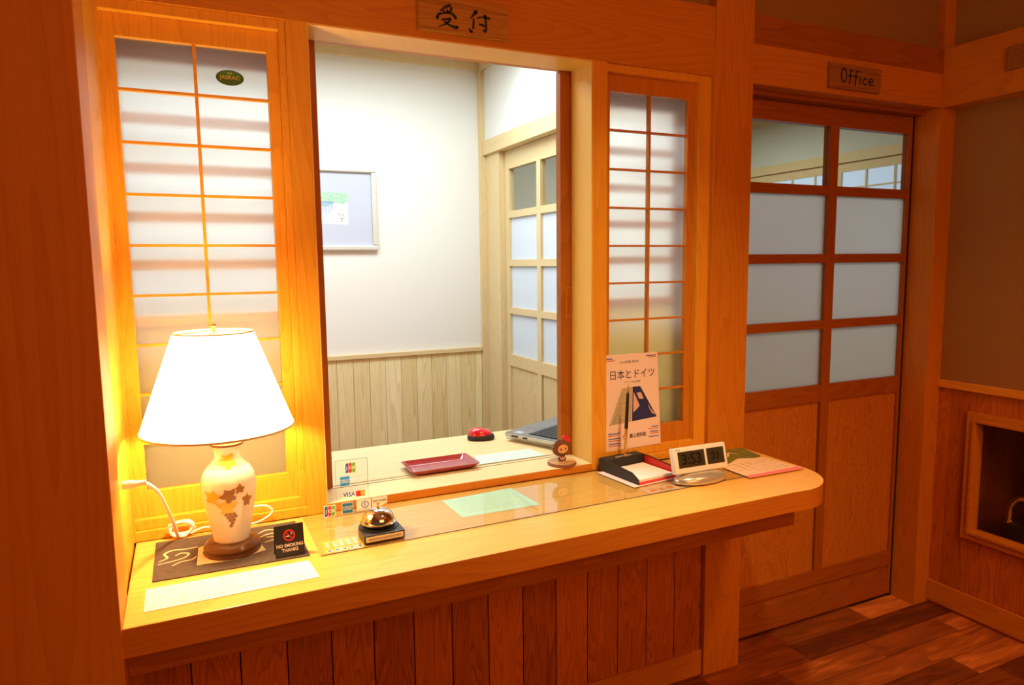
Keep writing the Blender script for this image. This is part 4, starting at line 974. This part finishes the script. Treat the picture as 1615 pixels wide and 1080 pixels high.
m = MB(); m.box(-0.0006, 0.0, -0.060, -0.030, 0.003, 0.009); m.box(-0.0006, 0.0, -0.100, -0.080, 0.003, 0.008); m.build('port', BLACK_MATTE, lb)
m = MB(); m.box(0.002, 0.358, -0.2445, -0.238, 0.0155, 0.235, bev=0.001); lid = m.build('screen_lid', GREYL, lt)
m = MB(); m.box(0.012, 0.348, -0.2379, -0.2374, 0.028, 0.225); m.build('screen', plain('screen_dark', (0.05, 0.06, 0.08), 0.1), lid)
# little wooden ornament on the sill
fg = thing('wooden_figurine', 'little wooden figurine with red hat on a round log slice', 'ornament', (1.098, 0.036, ZS + 0.0002), 0.15)
m = MB(); m.lathe([(0.0, 0.0), (0.0385, 0.0), (0.0395, 0.004), (0.0385, 0.0095), (0.0, 0.0095)], 36)
lg = m.build('log_slice', [W_LOG, BARK], fg)
for p in lg.data.polygons: p.material_index = 0 if abs(p.normal.z) > 0.7 else 1
brn = plain('figure_brown', (0.16, 0.06, 0.03), 0.6); skin = plain('figure_face', (0.72, 0.42, 0.18), 0.6)
m = MB(); m.prism_y([(-0.008, 0.0097), (0.009, 0.0097), (0.010, 0.018), (0.004, 0.028), (-0.004, 0.028), (-0.010, 0.018)], -0.003, 0.003); m.build('body', brn, fg)
m = MB(); m.ribbon([(-0.009, 0.024), (-0.003, 0.014), (0.0, 0.020), (0.003, 0.014), (0.009, 0.024)], [0.0018] * 5, -0.003, -0.0038); m.build('collar', PINKP, fg)
hd = []
for k in range(36):
    a = 2 * PI * k / 36; rr = 0.0225 + (0.0025 if (k % 2 and 10 < k < 30) else 0); hd.append((-0.001 + rr * 1.08 * math.cos(a), 0.045 + rr * 0.92 * math.sin(a)))
m = MB(); m.prism_y(hd, -0.003, 0.003); hh = m.build('hair', brn, fg)
m = MB(); m.prism_y([(0.001 + 0.0145 * math.cos(2 * PI * k / 28), 0.041 + 0.0115 * math.sin(2 * PI * k / 28)) for k in range(28)], -0.003, -0.0042); m.build('face', skin, hh)
m = MB()
for ex in (-0.005, 0.008): m.prism_y([(ex + 0.0022 * math.cos(2 * PI * k / 12), 0.041 + 0.0032 * math.sin(2 * PI * k / 12)) for k in range(12)], -0.0042, -0.0048)
m.build('eyes', brn, hh)
m = MB(); m.prism_y([(0.013 + 0.0105 * math.cos(a), 0.066 + 0.0075 * math.sin(a) - 0.006 * math.cos(a)) for a in [2 * PI * k / 20 for k in range(20)]], -0.0038, 0.003); m.build('hat', RED, fg)
for ch_ in fg.children:
    if ch_.name.startswith('log'): ch_.scale = (1.12, 1.12, 1.0)
    else: ch_.scale = (1.32, 1.1, 1.2); ch_.location = (0, 0, -0.0018)
# picture on the back wall
pf = thing('framed_picture', 'silver framed picture with grey-blue mount on the white back wall', 'picture', (0.745, YB - 0.0005, 1.7105))
silv = plain('frame_silver', (0.66, 0.65, 0.60), 0.45, metal=0.3, noise=0.25, nscale=90)
PW, PH = 0.255, 0.208
m = MB()
for q in ((-PW, PW, PH - 0.026, PH), (-PW, PW, -PH, -PH + 0.026)): m.box(q[0], q[1], -0.024, 0.0, q[2], q[3], bev=0.006)
m.box(-PW, -PW + 0.026, -0.0235, 0.0, -PH + 0.026, PH - 0.026, bev=0.004); m.box(PW - 0.026, PW, -0.0235, 0.0, -PH + 0.026, PH - 0.026, bev=0.004)
m.build('frame', silv, pf)
mo = box(-PW + 0.026, PW - 0.026, -0.008, -0.001, -PH + 0.026, PH - 0.026).build('mount', plain('mount_grey', (0.52, 0.55, 0.66), 0.8), pf)
m = MB(); plate(m, -0.110, 0.107, -0.076, 0.080, -0.008, -0.0086); ar = m.build('artwork', PAPER, mo)
m = MB(); plate(m, -0.110, 0.107, 0.035, 0.080, -0.0086, -0.0090)
m.prism_y([(0.107, 0.036), (-0.110, 0.036), (-0.09, 0.018), (0.0, 0.010), (0.05, 0.030), (0.09, 0.022)], -0.0086, -0.0089); m.build('green_foliage', plain('foliage_green', (0.38, 0.62, 0.44), 0.8, noise=0.5, nscale=90), ar)
m = MB()
for k in range(16): m.ribbon([(-0.07 + k * 0.007, 0.034), (-0.07 + k * 0.0065, -0.045 + 0.02 * random.random())], [0.005, 0.002], -0.0090, -0.0093)
m.build('blue_wash', plain('wash_blue', (0.30, 0.42, 0.72), 0.8), ar)
m = MB(); m.ribbon([(0.062, -0.022), (0.068, -0.036)], [.003, .002], -0.0086, -0.0090); m.ribbon([(0.078, -0.024), (0.088, -0.038)], [.002, .003], -0.0086, -0.0090); m.ribbon([(0.075, -0.048), (0.077, -0.066)], [.003, .002], -0.0086, -0.0090); m.ribbon([(0.07, -0.048), (0.084, -0.048)], [.002, .002], -0.0086, -0.0090)
m.build('signature', INK, ar)
